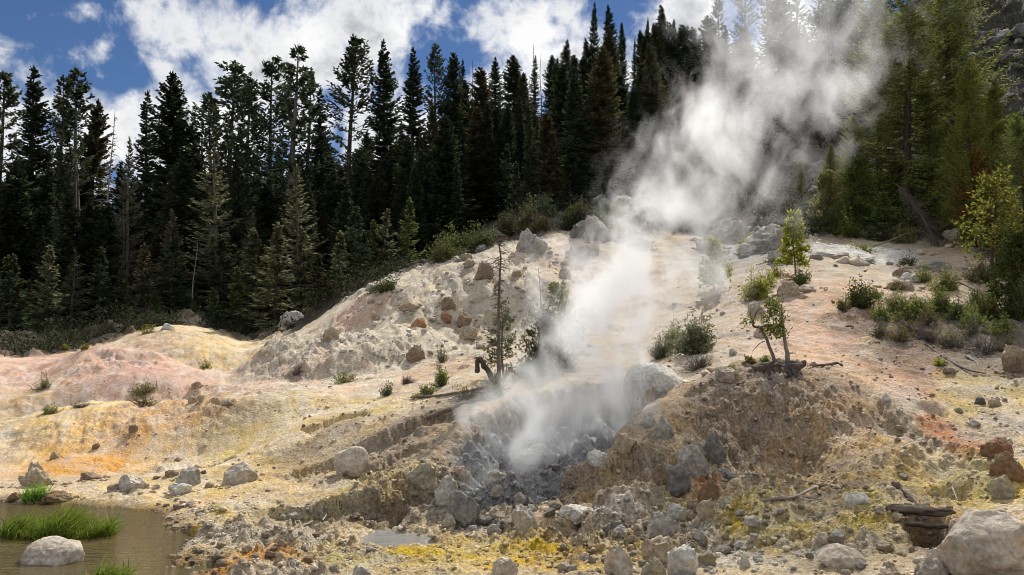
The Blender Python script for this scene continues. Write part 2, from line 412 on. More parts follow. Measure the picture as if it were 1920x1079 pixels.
# the steaming pit
PIT = world_poly('835 905 13.4, 850 830 15.0, 900 782 16.0, 960 752 16.9, 1030 735 17.6, 1100 722 18.2, 1170 735 18.0, 1215 765 16.8, 1205 800 15.2, 1160 835 14.0, 1080 890 12.9, 1035 930 12.2, 1000 960 11.9, 870 965 11.9, 800 950 12.4')
blk = box_of(PIT, 1.5); X, Y = GX[blk], GY[blk]
sdp = inpoly(PIT, X, Y) + .30 * fbm(X * 1.6, Y * 1.6, 4, 95) + .08 * perlin(X * 6, Y * 6, 96)
pitm = np.zeros(GX.shape); pitm[blk] = smooth(.10, -.28, sdp)
floor = .10 + .09 * (Y - 12) * smooth(12, 15, Y) + .10 * fbm(X * 1.3, Y * 1.3, 4, 97)
lv = np.zeros(X.shape); stone = np.zeros(X.shape)
for sc, seed, amp in ((1.7, 5, .8), (3.6, 6, 1.0), (8.0, 7, 1.0)):
    b, v = lumps(X * sc + .3 * perlin(X * 2, Y * 2, 8), Y * sc, seed); stone += b / sc * amp
floor = np.minimum(floor + stone, GZ[blk] + .15)
GZ[blk] = GZ[blk] * (1 - pitm[blk]) + floor * pitm[blk]
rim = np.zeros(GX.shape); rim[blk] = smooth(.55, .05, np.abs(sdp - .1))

# the dark hollow under the log by the big boulder
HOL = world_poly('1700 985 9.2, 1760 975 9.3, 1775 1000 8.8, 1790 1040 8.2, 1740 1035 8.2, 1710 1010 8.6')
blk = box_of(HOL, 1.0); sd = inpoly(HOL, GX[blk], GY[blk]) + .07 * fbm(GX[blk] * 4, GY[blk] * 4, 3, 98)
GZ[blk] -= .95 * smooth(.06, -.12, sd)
for (u, v, ru, rv, dep) in [(1752, 762, 22, 9, .25), (1780, 930, 36, 12, .28), (845, 580, 20, 10, .2), (470, 640, 40, 12, .12)]:
    r = patch(u, v, ru, rv, .3, seed=99)
    if r: GZ[r[0]] -= dep * r[1]

# creek bed and pools
POND = world_poly('-1400 935 14.1, -400 935 14.1, 0 936 14.05, 110 941 13.8, 210 948 13.5, 300 955 13.2, 330 985 12.1, 352 1030 10.65, 390 1079 9.46, 430 1140 8.3, 480 1250 6.8, 300 1400 5.4, -800 1400 5.4, -2200 1200 7.4')
POND = [(x, y) for x, y in POND]
sdw = inpoly(POND, GX, GY); sdw = np.where(RR < 30, sdw + .75 * fbm(GX * 1.1, GY * 1.1, 5, 101) * smooth(14, 12, RR) + .08 * fbm(GX * 5, GY * 5, 3, 102), 9)
GZ = np.where(sdw < 1.2, np.where(sdw < 0, np.minimum(GZ * .25, .0) - .22 * smooth(0, -.7, sdw) - .015, np.maximum(GZ, .03 * smooth(0, .1, sdw)) * smooth(-.1, .5, sdw) ** .5), GZ)
PUD = world_poly('670 1012 10.9, 700 998 11.3, 760 997 11.4, 810 1004 11.1, 800 1018 10.7, 750 1026 10.5, 690 1024 10.55')
blk = box_of(PUD, .8); sd = inpoly(PUD, GX[blk], GY[blk]) + .12 * fbm(GX[blk] * 3, GY[blk] * 3, 4, 103)
PUDZ = float(np.percentile(GZ[blk][sd < .1], 30)); pm = smooth(.10, -.06, sd + .25 * fbm(GX[blk] * 2, GY[blk] * 5, 4, 104))
GZ[blk] = GZ[blk] * (1 - pm) + (PUDZ - .05 + .045 * fbm(GX[blk] * 3.5, GY[blk] * 4, 4, 105)) * pm


def gz(X, Y): return bilin(tha, lga, GZ, *warp(np.asarray(X, float), np.asarray(Y, float)))
def g1(x, y): return float(gz(np.array([x]), np.array([y]))[0])
def spot(u, v): return hit(u, v, gz)


# ------------------------------------------------------------------ mineral colours of the ground, with some painted shade
COL = np.empty(GX.shape + (3,)); COL[:] = (.55, .44, .30)
PAINT = [
    # sandy dunes on the left bank
    (150, 680, 420, 35, (.54, .37, .27), .9), (150, 720, 330, 25, (.47, .33, .25), .7), (60, 760, 200, 40, (.48, .38, .22), .7), (300, 640, 150, 25, (.52, .43, .26), .8),
    (430, 655, 80, 30, (.56, .44, .22), .8), (260, 660, 60, 18, (.47, .32, .22), .6), (290, 712, 120, 18, (.49, .32, .25), .6), (520, 715, 160, 16, (.50, .30, .21), .6), (180, 725, 60, 14, (.46, .32, .26), .5),
    (200, 800, 330, 40, (.60, .46, .23), .8), (160, 850, 200, 30, (.58, .42, .20), .8), (150, 872, 110, 24, (.52, .29, .10), .8), (330, 810, 150, 20, (.52, .33, .18), .6), (300, 790, 90, 12, (.50, .30, .17), .5),
    (400, 850, 130, 30, (.57, .46, .25), .7), (560, 790, 140, 40, (.55, .45, .26), .7), (640, 755, 130, 25, (.56, .46, .25), .7), (570, 740, 120, 14, (.56, .52, .44), .5), (700, 715, 110, 28, (.54, .36, .22), .75),
    (620, 690, 110, 14, (.55, .36, .28), .6), (560, 672, 70, 16, (.50, .43, .31), .7), (640, 665, 70, 10, (.6, .56, .46), .7), (430, 900, 240, 30, (.52, .44, .22), .6), (90, 905, 120, 18, (.46, .38, .26), .6), (540, 880, 100, 18, (.55, .41, .20), .6),
    (340, 915, 130, 14, (.55, .47, .34), .6), (720, 770, 70, 14, (.56, .44, .18), .6), (350, 850, 50, 10, (.55, .53, .48), .7), (420, 835, 60, 8, (.57, .46, .18), .6), (600, 820, 50, 12, (.56, .53, .49), .6),
    # the pale hill
    (800, 600, 280, 120, (.66, .58, .45), .95), (1000, 530, 220, 80, (.68, .57, .44), .9), (700, 565, 60, 14, (.50, .35, .25), .7), (660, 580, 30, 14, (.52, .34, .25), .6), (900, 560, 100, 60, (.62, .54, .40), .7), (1080, 490, 90, 30, (.52, .38, .29), .7),
    (860, 640, 120, 40, (.56, .49, .37), .7), (780, 600, 60, 20, (.50, .41, .29), .5), (980, 600, 60, 40, (.56, .50, .40), .6), (1110, 520, 50, 40, (.50, .34, .25), .6), (830, 690, 100, 18, (.55, .36, .24), .7), (1060, 640, 80, 40, (.48, .38, .28), .6),
    # right slopes
    (1280, 590, 190, 110, (.54, .45, .36), .8), (1360, 640, 60, 50, (.52, .44, .36), .6), (1560, 590, 170, 90, (.60, .41, .29), .9), (1640, 660, 120, 60, (.59, .365, .26), .85), (1700, 715, 70, 40, (.50, .31, .23), .8), (1600, 680, 80, 30, (.55, .42, .28), .5), (1640, 640, 20, 12, (.58, .55, .22), .5),
    (1400, 560, 60, 50, (.50, .42, .33), .5), (1620, 490, 170, 40, (.50, .42, .33), .7), (1800, 635, 200, 66, (.14, .108, .08), .95), (1880, 690, 120, 50, (.22, .18, .14), .85), (1680, 615, 80, 34, (.22, .16, .115), .75), (1720, 665, 60, 24, (.26, .185, .135), .6), (1830, 500, 90, 50, (.46, .35, .25), .6),  # brown bank, its darkest patches painting in the shade of bushes and trees
    (1850, 750, 120, 34, (.52, .44, .28), .75), (1800, 720, 40, 24, (.48, .40, .24), .6), (1870, 800, 90, 40, (.46, .42, .36), .8), (1760, 790, 60, 25, (.46, .38, .26), .7), (1690, 770, 50, 40, (.44, .42, .37), .8), (1740, 830, 70, 40, (.50, .47, .38), .7),
    (1798, 828, 38, 14, (.42, .21, .11), .9), (1742, 788, 30, 12, (.43, .21, .11), .9), (1768, 808, 36, 13, (.43, .21, .11), .9), (1830, 848, 34, 15, (.38, .18, .10), .9), (1820, 890, 110, 40, (.46, .41, .22), .8), (1850, 930, 90, 30, (.44, .40, .20), .8), (1780, 870, 40, 20, (.50, .48, .40), .6),
    # brown mound
    (1430, 790, 200, 100, (.33, .265, .20), .95), (1380, 810, 80, 50, (.22, .18, .145), .9), (1520, 770, 120, 60, (.35, .26, .19), .8), (1560, 830, 130, 60, (.44, .335, .22), .85), (1480, 730, 110, 25, (.31, .25, .195), .8), (1620, 860, 90, 50, (.43, .33, .20), .7), (1250, 800, 60, 40, (.42, .34, .24), .8),
    (1160, 890, 130, 50, (.38, .30, .20), .9), (1240, 870, 70, 40, (.42, .33, .23), .7), (1420, 900, 110, 40, (.38, .31, .20), .8), (1330, 915, 26, 26, (.42, .19, .12), .8), (1500, 940, 120, 40, (.42, .34, .21), .8), (1660, 920, 110, 40, (.44, .36, .16), .8), (1600, 930, 60, 30, (.44, .33, .22), .5),
    (1360, 730, 80, 30, (.36, .30, .24), .8), (1310, 700, 60, 25, (.44, .38, .32), .7), (1560, 870, 30, 20, (.24, .2, .16), .7),
    # sulphur crusts and grey rubble of the near ground, plus painted shade in the hollow
    (1150, 1120, 900, 60, (.42, .38, .31), .95), (600, 1030, 420, 60, (.45, .41, .33), .9), (1000, 1040, 330, 45, (.46, .36, .14), .85), (960, 1035, 170, 22, (.52, .40, .09), .85), (1080, 1065, 120, 20, (.40, .30, .13), .7), (830, 1045, 90, 18, (.50, .38, .10), .7), (480, 1060, 100, 20, (.50, .24, .05), .9), (400, 1040, 60, 16, (.40, .33, .22), .6),
    (560, 985, 140, 18, (.50, .46, .37), .7), (470, 960, 120, 18, (.47, .42, .29), .7), (450, 990, 80, 14, (.50, .38, .10), .6), (700, 930, 100, 30, (.42, .36, .18), .8), (650, 965, 60, 16, (.24, .22, .18), .7), (740, 965, 60, 20, (.22, .18, .12), .7), (560, 965, 50, 18, (.38, .38, .38), .7), (560, 960, 90, 10, (.44, .42, .22), .5),
    (1240, 985, 200, 40, (.47, .44, .37), .9), (1300, 960, 80, 20, (.42, .40, .28), .7), (1130, 985, 90, 18, (.54, .52, .49), .8), (1380, 970, 50, 24, (.46, .43, .14), .8), (1430, 1000, 70, 30, (.52, .40, .06), .9), (1520, 1010, 110, 45, (.47, .43, .29), .8), (1640, 1000, 60, 40, (.50, .45, .26), .8), (1400, 1050, 110, 25, (.44, .41, .35), .8),
    (1620, 990, 40, 30, (.44, .38, .10), .6), (1560, 1050, 100, 20, (.38, .35, .29), .7), (1700, 1060, 80, 25, (.46, .41, .33), .8), (1738, 1005, 40, 34, (.07, .06, .05), .95), (640, 1062, 70, 12, (.50, .44, .12), .6), (700, 1050, 50, 14, (.33, .33, .31), .6), (1250, 1060, 70, 30, (.38, .37, .32), .7), (760, 870, 80, 40, (.33, .285, .22), .85), (600, 855, 90, 22, (.42, .33, .22), .7), (660, 900, 70, 24, (.48, .44, .32), .6),  # the near-black patch paints the shade inside the hollow into the ground
    (700, 850, 110, 34, (.30, .245, .185), .95), (780, 800, 90, 24, (.28, .235, .185), .95), (650, 820, 80, 24, (.40, .32, .22), .7), (840, 765, 80, 16, (.30, .255, .205), .9), (900, 745, 60, 10, (.38, .34, .28), .8), (560, 840, 50, 10, (.30, .24, .18), .6),
]
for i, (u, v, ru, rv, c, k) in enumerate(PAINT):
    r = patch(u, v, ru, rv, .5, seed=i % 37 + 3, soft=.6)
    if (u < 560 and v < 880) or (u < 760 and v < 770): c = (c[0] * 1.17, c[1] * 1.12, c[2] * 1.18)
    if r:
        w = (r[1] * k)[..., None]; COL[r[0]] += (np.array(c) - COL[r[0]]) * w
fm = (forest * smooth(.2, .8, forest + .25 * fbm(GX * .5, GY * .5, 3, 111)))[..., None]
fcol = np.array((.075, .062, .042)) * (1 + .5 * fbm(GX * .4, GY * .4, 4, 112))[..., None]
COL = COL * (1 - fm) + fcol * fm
# bare rock and talus among the trees, with a painted steam shadow
for (u, v, ru, rv, c, k) in [(1130, 320, 60, 70, (.17, .16, .15), .8), (880, 470, 45, 45, (.34, .30, .26), .9), (1130, 420, 90, 40, (.30, .28, .26), .9), (930, 370, 60, 50, (.20, .16, .12), .7), (1090, 300, 120, 60, (.13, .10, .085), .7), (1880, 130, 110, 120, (.085, .08, .075), .9), (1670, 300, 50, 40, (.30, .29, .28), .8), (1540, 330, 40, 40, (.34, .33, .31), .8),
                             (1395, 475, 115, 36, (.30, .285, .26), .9), (1400, 300, 130, 110, (.18, .15, .125), .8), (760, 400, 80, 50, (.12, .10, .08), .6), (1300, 230, 90, 70, (.13, .10, .08), .7), (1180, 400, 60, 30, (.33, .29, .26), .8), (1700, 420, 90, 20, (.26, .22, .15), .8), (1850, 420, 110, 30, (.30, .25, .15), .8)]:  # first patch: grey rocky ground with the steam's shadow painted in
    r = patch(u, v, ru, rv, .5, seed=9, dmax=120)
    if r:
        w = (r[1] * k)[..., None]; COL[r[0]] += (np.array(c) - COL[r[0]]) * w
pw = (pitm * .92)[..., None]
pitc = np.array((.23, .235, .24)) * (1 + .5 * fbm(GX * 1.5, GY * 1.5, 4, 121))[..., None]
pitc = pitc + np.array((.32, .32, .32)) * smooth(.15, .5, fbm(GX * 2.6, GY * 2.6, 4, 122))[..., None]
COL = COL * (1 - pw) + pitc * pw
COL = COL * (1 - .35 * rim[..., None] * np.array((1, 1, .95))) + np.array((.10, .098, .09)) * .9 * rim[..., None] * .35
wet = smooth(.35, .0, sdw)[..., None] * .75; COL = COL * (1 - wet) + np.array((.13, .095, .05)) * wet
# crusts: yellow, white and dark flecks that follow the rough ground
jj = slice(0, jn); rg = np.clip(ROUGH[:, jj] - .3, 0, 1)
sulph = np.zeros(GX.shape)
for (u, v, ru, rv, k) in [(960, 1040, 240, 36, 1), (1450, 1000, 90, 40, 1), (1380, 965, 60, 26, .8), (480, 985, 160, 26, .7), (620, 1040, 220, 30, .6), (1620, 990, 120, 50, .7), (680, 915, 130, 26, .6), (1840, 920, 120, 50, .7), (1850, 740, 130, 40, .4), (1280, 990, 160, 40, .4)]:
    r = patch(u, v, ru, rv, .5, seed=15, soft=.7)
    if r: sulph[r[0]] = np.maximum(sulph[r[0]], k * r[1])
sulph = sulph[:, jj]
f1 = fbm(nx * 2.1, ny * 2.1, 4, 131); f2 = fbm(nx * 3.3 + 40, ny * 3.3, 4, 132); f3 = fbm(nx * 1.2 - 30, ny * 1.2, 5, 133)
nf = (1 - forest[:, jj]) * (1 - pitm[:, jj])
nearc = smooth(20, 13, RR[:, jj])
for w, c in ((smooth(.02, .30, f1) * .8 * sulph * nf, (.52, .39, .07)), (smooth(.16, .38, f2) * rg * .6 * nf, (.54, .52, .46)), (smooth(.12, .36, -f2) * rg * .55 * nf, (.17, .15, .12)), (smooth(.15, .45, -f1) * .45 * sulph * nf, (.42, .25, .09))):
    COL[:, jj] += (np.array(c) - COL[:, jj]) * w[..., None]
crk = smooth(.42, .62, fbm(nx * 1.5 + .5 * perlin(nx * 2, ny * 2, 136), ny * 1.9, 4, 137, .55, ridged=True)) * smooth(.0, .3, fbm(nx * .45, ny * .45, 3, 138)) * nf
stk = fbm(nx * 2.6 + ny * .9, ny * .55 - nx * .2, 5, 139, .62)
for w, c in ((crk * .5, (.26, .19, .12)), (smooth(.12, .36, stk) * .45 * nf * smooth(.6, .3, ROUGH[:, jj]), (.62, .56, .47)), (smooth(.14, .4, -stk) * .40 * nf * smooth(.6, .3, ROUGH[:, jj]), (.42, .29, .17))):
    COL[:, jj] += (np.array(c) - COL[:, jj]) * w[..., None]
sm = (stone_m * (1 - forest) * .45)[..., None]
COL = COL * (1 - sm) + (COL * .55 + np.array((.17, .155, .13)) + (stone_v[..., None] - .5) * np.array((.26, .25, .22))) * sm
COL *= (1 + .16 * fbm(GX * .8, GY * .8, 4, 141) + .10 * fbm(GX * 5, GY * 5, 3, 142))[..., None]
COL[:, jj] *= (1 + .12 * np.clip(f3, -1, 1) * np.array((1, 1, 1)).reshape(3, 1, 1)).transpose(1, 2, 0)
COL *= 1 + smooth(21, 14, RR)[..., None] * (1 - forest - pitm).clip(0, 1)[..., None] * np.array((.14, .06, -.04))
COL = np.clip(COL, .015, .8)


# ------------------------------------------------------------------ mesh and object helpers
def mesh(name, V, faces, mat, smooth_=False):
    """faces: one array or a list of arrays, each of n-gons of one size"""
    if not isinstance(faces, list): faces = [faces]
    faces = [np.asarray(f, np.int32) for f in faces if len(f)]
    me = bpy.data.meshes.new(name); V = np.asarray(V, np.float32)
    me.vertices.add(len(V)); me.vertices.foreach_set('co', V.ravel())
    li = np.concatenate([f.ravel() for f in faces]); ln = np.concatenate([np.full(len(f), f.shape[1], np.int32) for f in faces])
    me.loops.add(len(li)); me.loops.foreach_set('vertex_index', li)
    me.polygons.add(len(ln)); st = np.concatenate([[0], np.cumsum(ln)[:-1]]).astype(np.int32)
    me.polygons.foreach_set('loop_start', st); me.polygons.foreach_set('loop_total', ln)
    if smooth_: me.polygons.foreach_set('use_smooth', np.ones(len(ln), bool))
    me.update(calc_edges=True); me.validate()
    if mat: me.materials.append(mat)
    return me


def obj(name, me, parent=None, loc=(0, 0, 0), rot=(0, 0, 0), scale=(1, 1, 1)):
    o = bpy.data.objects.new(name, me); C.objects.link(o); o.parent = parent
    o.location = loc; o.rotation_euler = rot; o.scale = scale
    return o


def tag(o, label, cat, group=None):
    o['label'] = label; o['category'] = cat
    if group: o['group'] = group
    return o


def kind(o, k): o['kind'] = k; return o


def material(name):
    m = bpy.data.materials.new(name); m.use_nodes = True; t = m.node_tree
    b = t.nodes['Principled BSDF']; b.inputs['Roughness'].default_value = .9
    b.inputs['Specular IOR Level'].default_value = .15
    return m, t, b


def ground_mat():
    m, t, b = material('mineral_ground'); p = t.nodes.new('ShaderNodeNewGeometry').outputs['Position']
    at_ = node(t, 'ShaderNodeAttribute', attribute_name='Col')
    n1 = noise(t, p, 3.0, 8, .65); n2 = noise(t, p, 22.0, 6, .65); n3 = noise(t, p, 70, 3, .6)
    rg_ = S(t, at_.outputs['Alpha'])                              # how rough and mottled the crust is here
    amp = rg_.ramp(.1, .8, .32, 1.0, False)
    k = (n1.ramp(.3, .7, -.20, .20) * amp + 1.0) * (n2.ramp(.3, .7, -.48, .42) * amp + 1.0) * (n3.ramp(.3, .7, -.28, .26) * amp + 1.0)
    vm = node(t, 'ShaderNodeVectorMath', {0: at_.outputs['Color']}, operation='SCALE'); t.links.new(k.k, vm.inputs['Scale'])
    hs = node(t, 'ShaderNodeHueSaturation', {'Color': vm.outputs[0], 'Saturation': noise(t, p, 1.7, 5, .6).ramp(.3, .7, .75, 1.25)})
    t.links.new(hs.outputs[0], b.inputs['Base Color'])
    vo = node(t, 'ShaderNodeTexVoronoi', {'Vector': p, 'Scale': 16.0, 'Randomness': 1.0})
    hgt = n2 * .6 * amp + n3 * .35 * amp + S(t, vo.outputs['Distance']) * amp * .2 + n1 * .4
    bp = node(t, 'ShaderNodeBump', {'Height': hgt, 'Strength': 1.0, 'Distance': .08}); t.links.new(bp.outputs[0], b.inputs['Normal'])
    return m


def build_ground():
    idx = np.arange(NT_ * NL).reshape(NT_, NL)
    q = np.stack([idx[:-1, :-1], idx[1:, :-1], idx[1:, 1:], idx[:-1, 1:]], -1).reshape(-1, 4)[:, ::-1]
    V = np.stack([GX, GY, GZ], -1).reshape(-1, 3)
    cen = np.array([[0, 0, GZ[:, 0].mean()]]); ci = len(V)
    tri = np.stack([idx[:-1, 0], idx[1:, 0], np.full(NT_ - 1, ci)], 1)
    me = mesh('ground', np.concatenate([V, cen]), [q, tri[:, ::-1]], ground_mat(), True)
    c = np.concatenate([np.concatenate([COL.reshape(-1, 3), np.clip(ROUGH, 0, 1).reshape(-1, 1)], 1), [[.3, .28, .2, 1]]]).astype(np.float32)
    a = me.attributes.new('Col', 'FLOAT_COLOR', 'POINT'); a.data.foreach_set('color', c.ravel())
    kind(obj('ground', me), 'structure')


build_ground()


# ------------------------------------------------------------------ materials for things
def rock_mat(name, c1, c2, c3, scale=3.0):
    m, t, b = material(name); tc = t.nodes.new('ShaderNodeTexCoord').outputs['Object']
    oi = t.nodes.new('ShaderNodeObjectInfo')
    off = node(t, 'ShaderNodeVectorMath', {0: tc}, operation='ADD'); sc = node(t, 'ShaderNodeVectorMath', {0: (31., 17., 53.)}, operation='SCALE')
    t.links.new(oi.outputs['Random'], sc.inputs['Scale']); t.links.new(sc.outputs[0], off.inputs[1]); v = off.outputs[0]
    a = noise(t, v, scale, 8, .65); d = noise(t, v, scale * 6, 6, .65); e = noise(t, v, scale * .6, 4, .5)
    c = mixc(t, a.ramp(.36, .62), c1, c2); c = mixc(t, e.ramp(.52, .68) * .8, c, c3)
    st = noise(t, v, scale * 1.3, 5, .6); c = mixc(t, st.ramp(.56, .70) * .55, c, (c1[0] * .95, c1[1] * .78, c1[2] * .45)); c = mixc(t, st.ramp(.44, .30) * .5, c, (c1[0] * .42, c1[1] * .42, c1[2] * .42))
    k = d.ramp(.28, .72, .62, 1.22)
    s = node(t, 'ShaderNodeVectorMath', {0: c}, operation='SCALE'); t.links.new(k.k, s.inputs['Scale'])
    t.links.new(s.outputs[0], b.inputs['Base Color'])
    bp = node(t, 'ShaderNodeBump', {'Height': a * .8 + d * .5, 'Strength': .8, 'Distance': .06}); t.links.new(bp.outputs[0], b.inputs['Normal'])
    return m


M = {
    'pale': rock_mat('pale_rock', (.60, .53, .44), (.46, .39, .31), (.37, .33, .28)),
    'tan': rock_mat('tan_rock', (.50, .41, .30), (.38, .30, .205), (.47, .41, .28)),
    'grey': rock_mat('grey_rock', (.50, .46, .40), (.34, .31, .265), (.58, .54, .47)),
    'dark': rock_mat('dark_rock', (.19, .18, .165), (.30, .275, .24), (.12, .11, .10)),
    'white': rock_mat('white_rock', (.72, .69, .63), (.58, .55, .49), (.46, .42, .35)),
    'orange': rock_mat('orange_rock', (.44, .25, .12), (.33, .17, .09), (.45, .36, .25)),
    'brown': rock_mat('brown_rock', (.33, .25, .175), (.25, .185, .13), (.41, .34, .25)),
    'rust': rock_mat('rust_rock', (.29, .155, .09), (.25, .17, .10), (.34, .29, .16)),
    'moss': rock_mat('crusted_rock', (.44, .39, .26), (.35, .32, .25), (.48, .40, .16)),
}


def leaf_mat(name, col, var=.5, trans=.35, dead=None):
    m, t, b = material(name); t.nodes.remove(b)
    oi = t.nodes.new('ShaderNodeObjectInfo'); geo = t.nodes.new('ShaderNodeNewGeometry')
    isl = S(t, geo.outputs['Random Per Island']); rnd = S(t, oi.outputs['Random'])
    c = mixc(t, isl, tuple(x * (1 - var) for x in col), tuple(min(1, x * (1 + var)) for x in col))
    if dead: c = mixc(t, isl.ramp(.92, .96), c, dead)
    hs = node(t, 'ShaderNodeHueSaturation', {'Color': c, 'Hue': rnd.ramp(0, 1, .485, .52, False), 'Value': rnd.ramp(0, 1, .75, 1.25, False)})
    d = node(t, 'ShaderNodeBsdfDiffuse', {'Color': hs.outputs[0]}); tr = node(t, 'ShaderNodeBsdfTranslucent', {'Color': hs.outputs[0]})
    mx = node(t, 'ShaderNodeMixShader', {0: trans, 1: d.outputs[0], 2: tr.outputs[0]})
    t.links.new(mx.outputs[0], t.nodes['Material Output'].inputs[0])
    return m


def wood_mat(name, c1, c2, scale=6, stretch=(1, 1, .18)):
    m, t, b = material(name); tc = t.nodes.new('ShaderNodeTexCoord').outputs['Object']
    mp = node(t, 'ShaderNodeMapping', {'Vector': tc, 'Scale': stretch})
    a = noise(t, mp.outputs[0], scale, 6, .65); c = mixc(t, a.ramp(.35, .65), c1, c2)
    t.links.new(c, b.inputs['Base Color'])
    bp = node(t, 'ShaderNodeBump', {'Height': a, 'Strength': .7, 'Distance': .02}); t.links.new(bp.outputs[0], b.inputs['Normal'])
    return m


M['needle'] = leaf_mat('fir_needles', (.062, .082, .042), .6, .4)
M['needle_pine'] = leaf_mat('pine_needles', (.070, .084, .044), .6, .4)
M['needle_brown'] = leaf_mat('browned_needles', (.105, .092, .048), .55, .4)
M['needle_pale'] = leaf_mat('pale_needles', (.19, .185, .105), .5, .4)
M['needle_young'] = leaf_mat('young_needles', (.15, .18, .06), .5, .45)
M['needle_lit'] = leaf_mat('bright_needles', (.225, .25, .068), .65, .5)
M['leaf_yellow'] = leaf_mat('yellow_leaves', (.32, .31, .06), .5, .5)
M['leaf_green'] = leaf_mat('green_leaves', (.19, .22, .055), .6, .5)
M['leaf_olive'] = leaf_mat('olive_leaves', (.23, .215, .085), .55, .45)
M['leaf_sage'] = leaf_mat('sage_leaves', (.17, .18, .10), .5, .4)
M['leaf_dark'] = leaf_mat('dark_leaves', (.10, .125, .04), .6, .45)
M['leaf_orange'] = leaf_mat('orange_leaves', (.24, .125, .035), .5, .4)
M['leaf_autumn'] = leaf_mat('turning_leaves', (.25, .27, .06), .55, .55, dead=(.26, .13, .03))
M['grass'] = leaf_mat('grass_blades', (.22, .33, .05), .5, .5, dead=(.42, .34, .12))
M['twig'] = wood_mat('dead_twigs', (.20, .17, .14), (.13, .105, .085))
M['bark'] = wood_mat('bark', (.11, .085, .065), (.06, .048, .038))
M['bark_pale'] = wood_mat('pale_bark', (.22, .185, .15), (.12, .10, .08))
M['snag'] = wood_mat('bleached_wood', (.36, .33, .29), (.22, .195, .17), 10)
M['old_log'] = wood_mat('old_log', (.035, .028, .024), (.20, .16, .12), 26, (.08, 1, 1))
M['charred'] = wood_mat('dark_wood', (.07, .055, .045), (.13, .105, .085), 8)

# ------------------------------------------------------------------ rocks
RNG = np.random.RandomState(12)
_ico = {}
def ico(sub):
    if sub not in _ico:
        bm = bmesh.new(); bmesh.ops.create_icosphere(bm, subdivisions=sub, radius=1)
        _ico[sub] = (np.array([v.co[:] for v in bm.verts]), np.array([[v.index for v in f.verts] for f in bm.faces])); bm.free()
    return _ico[sub]


def rock_shape(seed, sub=4, rough=.22, cuts=7, cut=.72):
    V, Fc = ico(sub); r = np.random.RandomState(seed); n = V.copy()
    V = n * (1 + .30 * perlin3(n * .9 + seed * 3.1, seed))[:, None]
    for _ in range(cuts + 6):                                     # broken faces
        d = r.randn(3); d /= np.linalg.norm(d); h = cut * .88 + .24 * r.rand()
        e = V @ d - h; V = V - np.clip(e, 0, None)[:, None] * d * .95
    k = rough * (.55 * perlin3(n * 2.4 + seed, seed + 1) + .5 * (np.abs(perlin3(n * 3.3 + seed, seed + 2)) - .25) + .22 * perlin3(n * 7, seed + 3))
    if sub >= 4: k = k + rough * (.16 * (np.abs(perlin3(n * 9 + 3, seed + 4)) - .2) + .12 * perlin3(n * 17, seed + 5) + .07 * perlin3(n * 33, seed + 6))
    V = V * (1 + k)[:, None]
    V[:, 2] = np.where(V[:, 2] < -.45, -.45 + (V[:, 2] + .45) * .3, V[:, 2])
    lo, hi = V.min(0), V.max(0)
    V = (V - (lo + hi) / 2) / (hi - lo)                            # unit box
    V[:, 2] += .5
    return V, Fc


def place_rock(u, v, wpx, hpx, mat, label, seed, pitch=0, deep=.85, sink=.27, rz=None, tilt=0, sub=5, rough=.32, cuts=7, name='boulder', cat='boulder', group=None, cut=.72, flat=0):
    """v is where the rock meets the ground"""
    x, y, z = spot(u, v)
    if z < -.02: x, y, z = x * HC / (HC - z), y * HC / (HC - z), 0.0   # it stands in the creek: measure at the water line
    s = y / F; w = wpx * s; h = hpx * s
    V, Fc = rock_shape(seed, sub, rough, cuts, cut)
    rz = RNG.uniform(0, 6.28) if rz is None else rz
    if flat: V = V.copy(); V[:, 2] = np.minimum(V[:, 2], flat + .05 * perlin3(V * 5, seed) + .03 * perlin3(V * 14, seed)) / flat
    a = math.radians(tilt); V = V @ np.array([[math.cos(a), 0, -math.sin(a)], [0, 1, 0], [math.sin(a), 0, math.cos(a)]]).T
    V = V * np.array([w, w * deep, h / (1 - sink)]); V[:, 2] -= h / (1 - sink) * sink
    pa = math.radians(pitch); V = V @ np.array([[1, 0, 0], [0, math.cos(pa), math.sin(pa)], [0, -math.sin(pa), math.cos(pa)]])
    me = mesh(name, V, Fc, M[mat], True)
    y2 = y + w * deep * .35
    o = obj(name, me, None, (x * y2 / y, y2, max(min(g1(x * y2 / y, y2), z + .08), z - .12) if z != 0 else z))
    ROCKPOS.append((x * y2 / y, y2, w))
    return tag(o, label, cat, group)


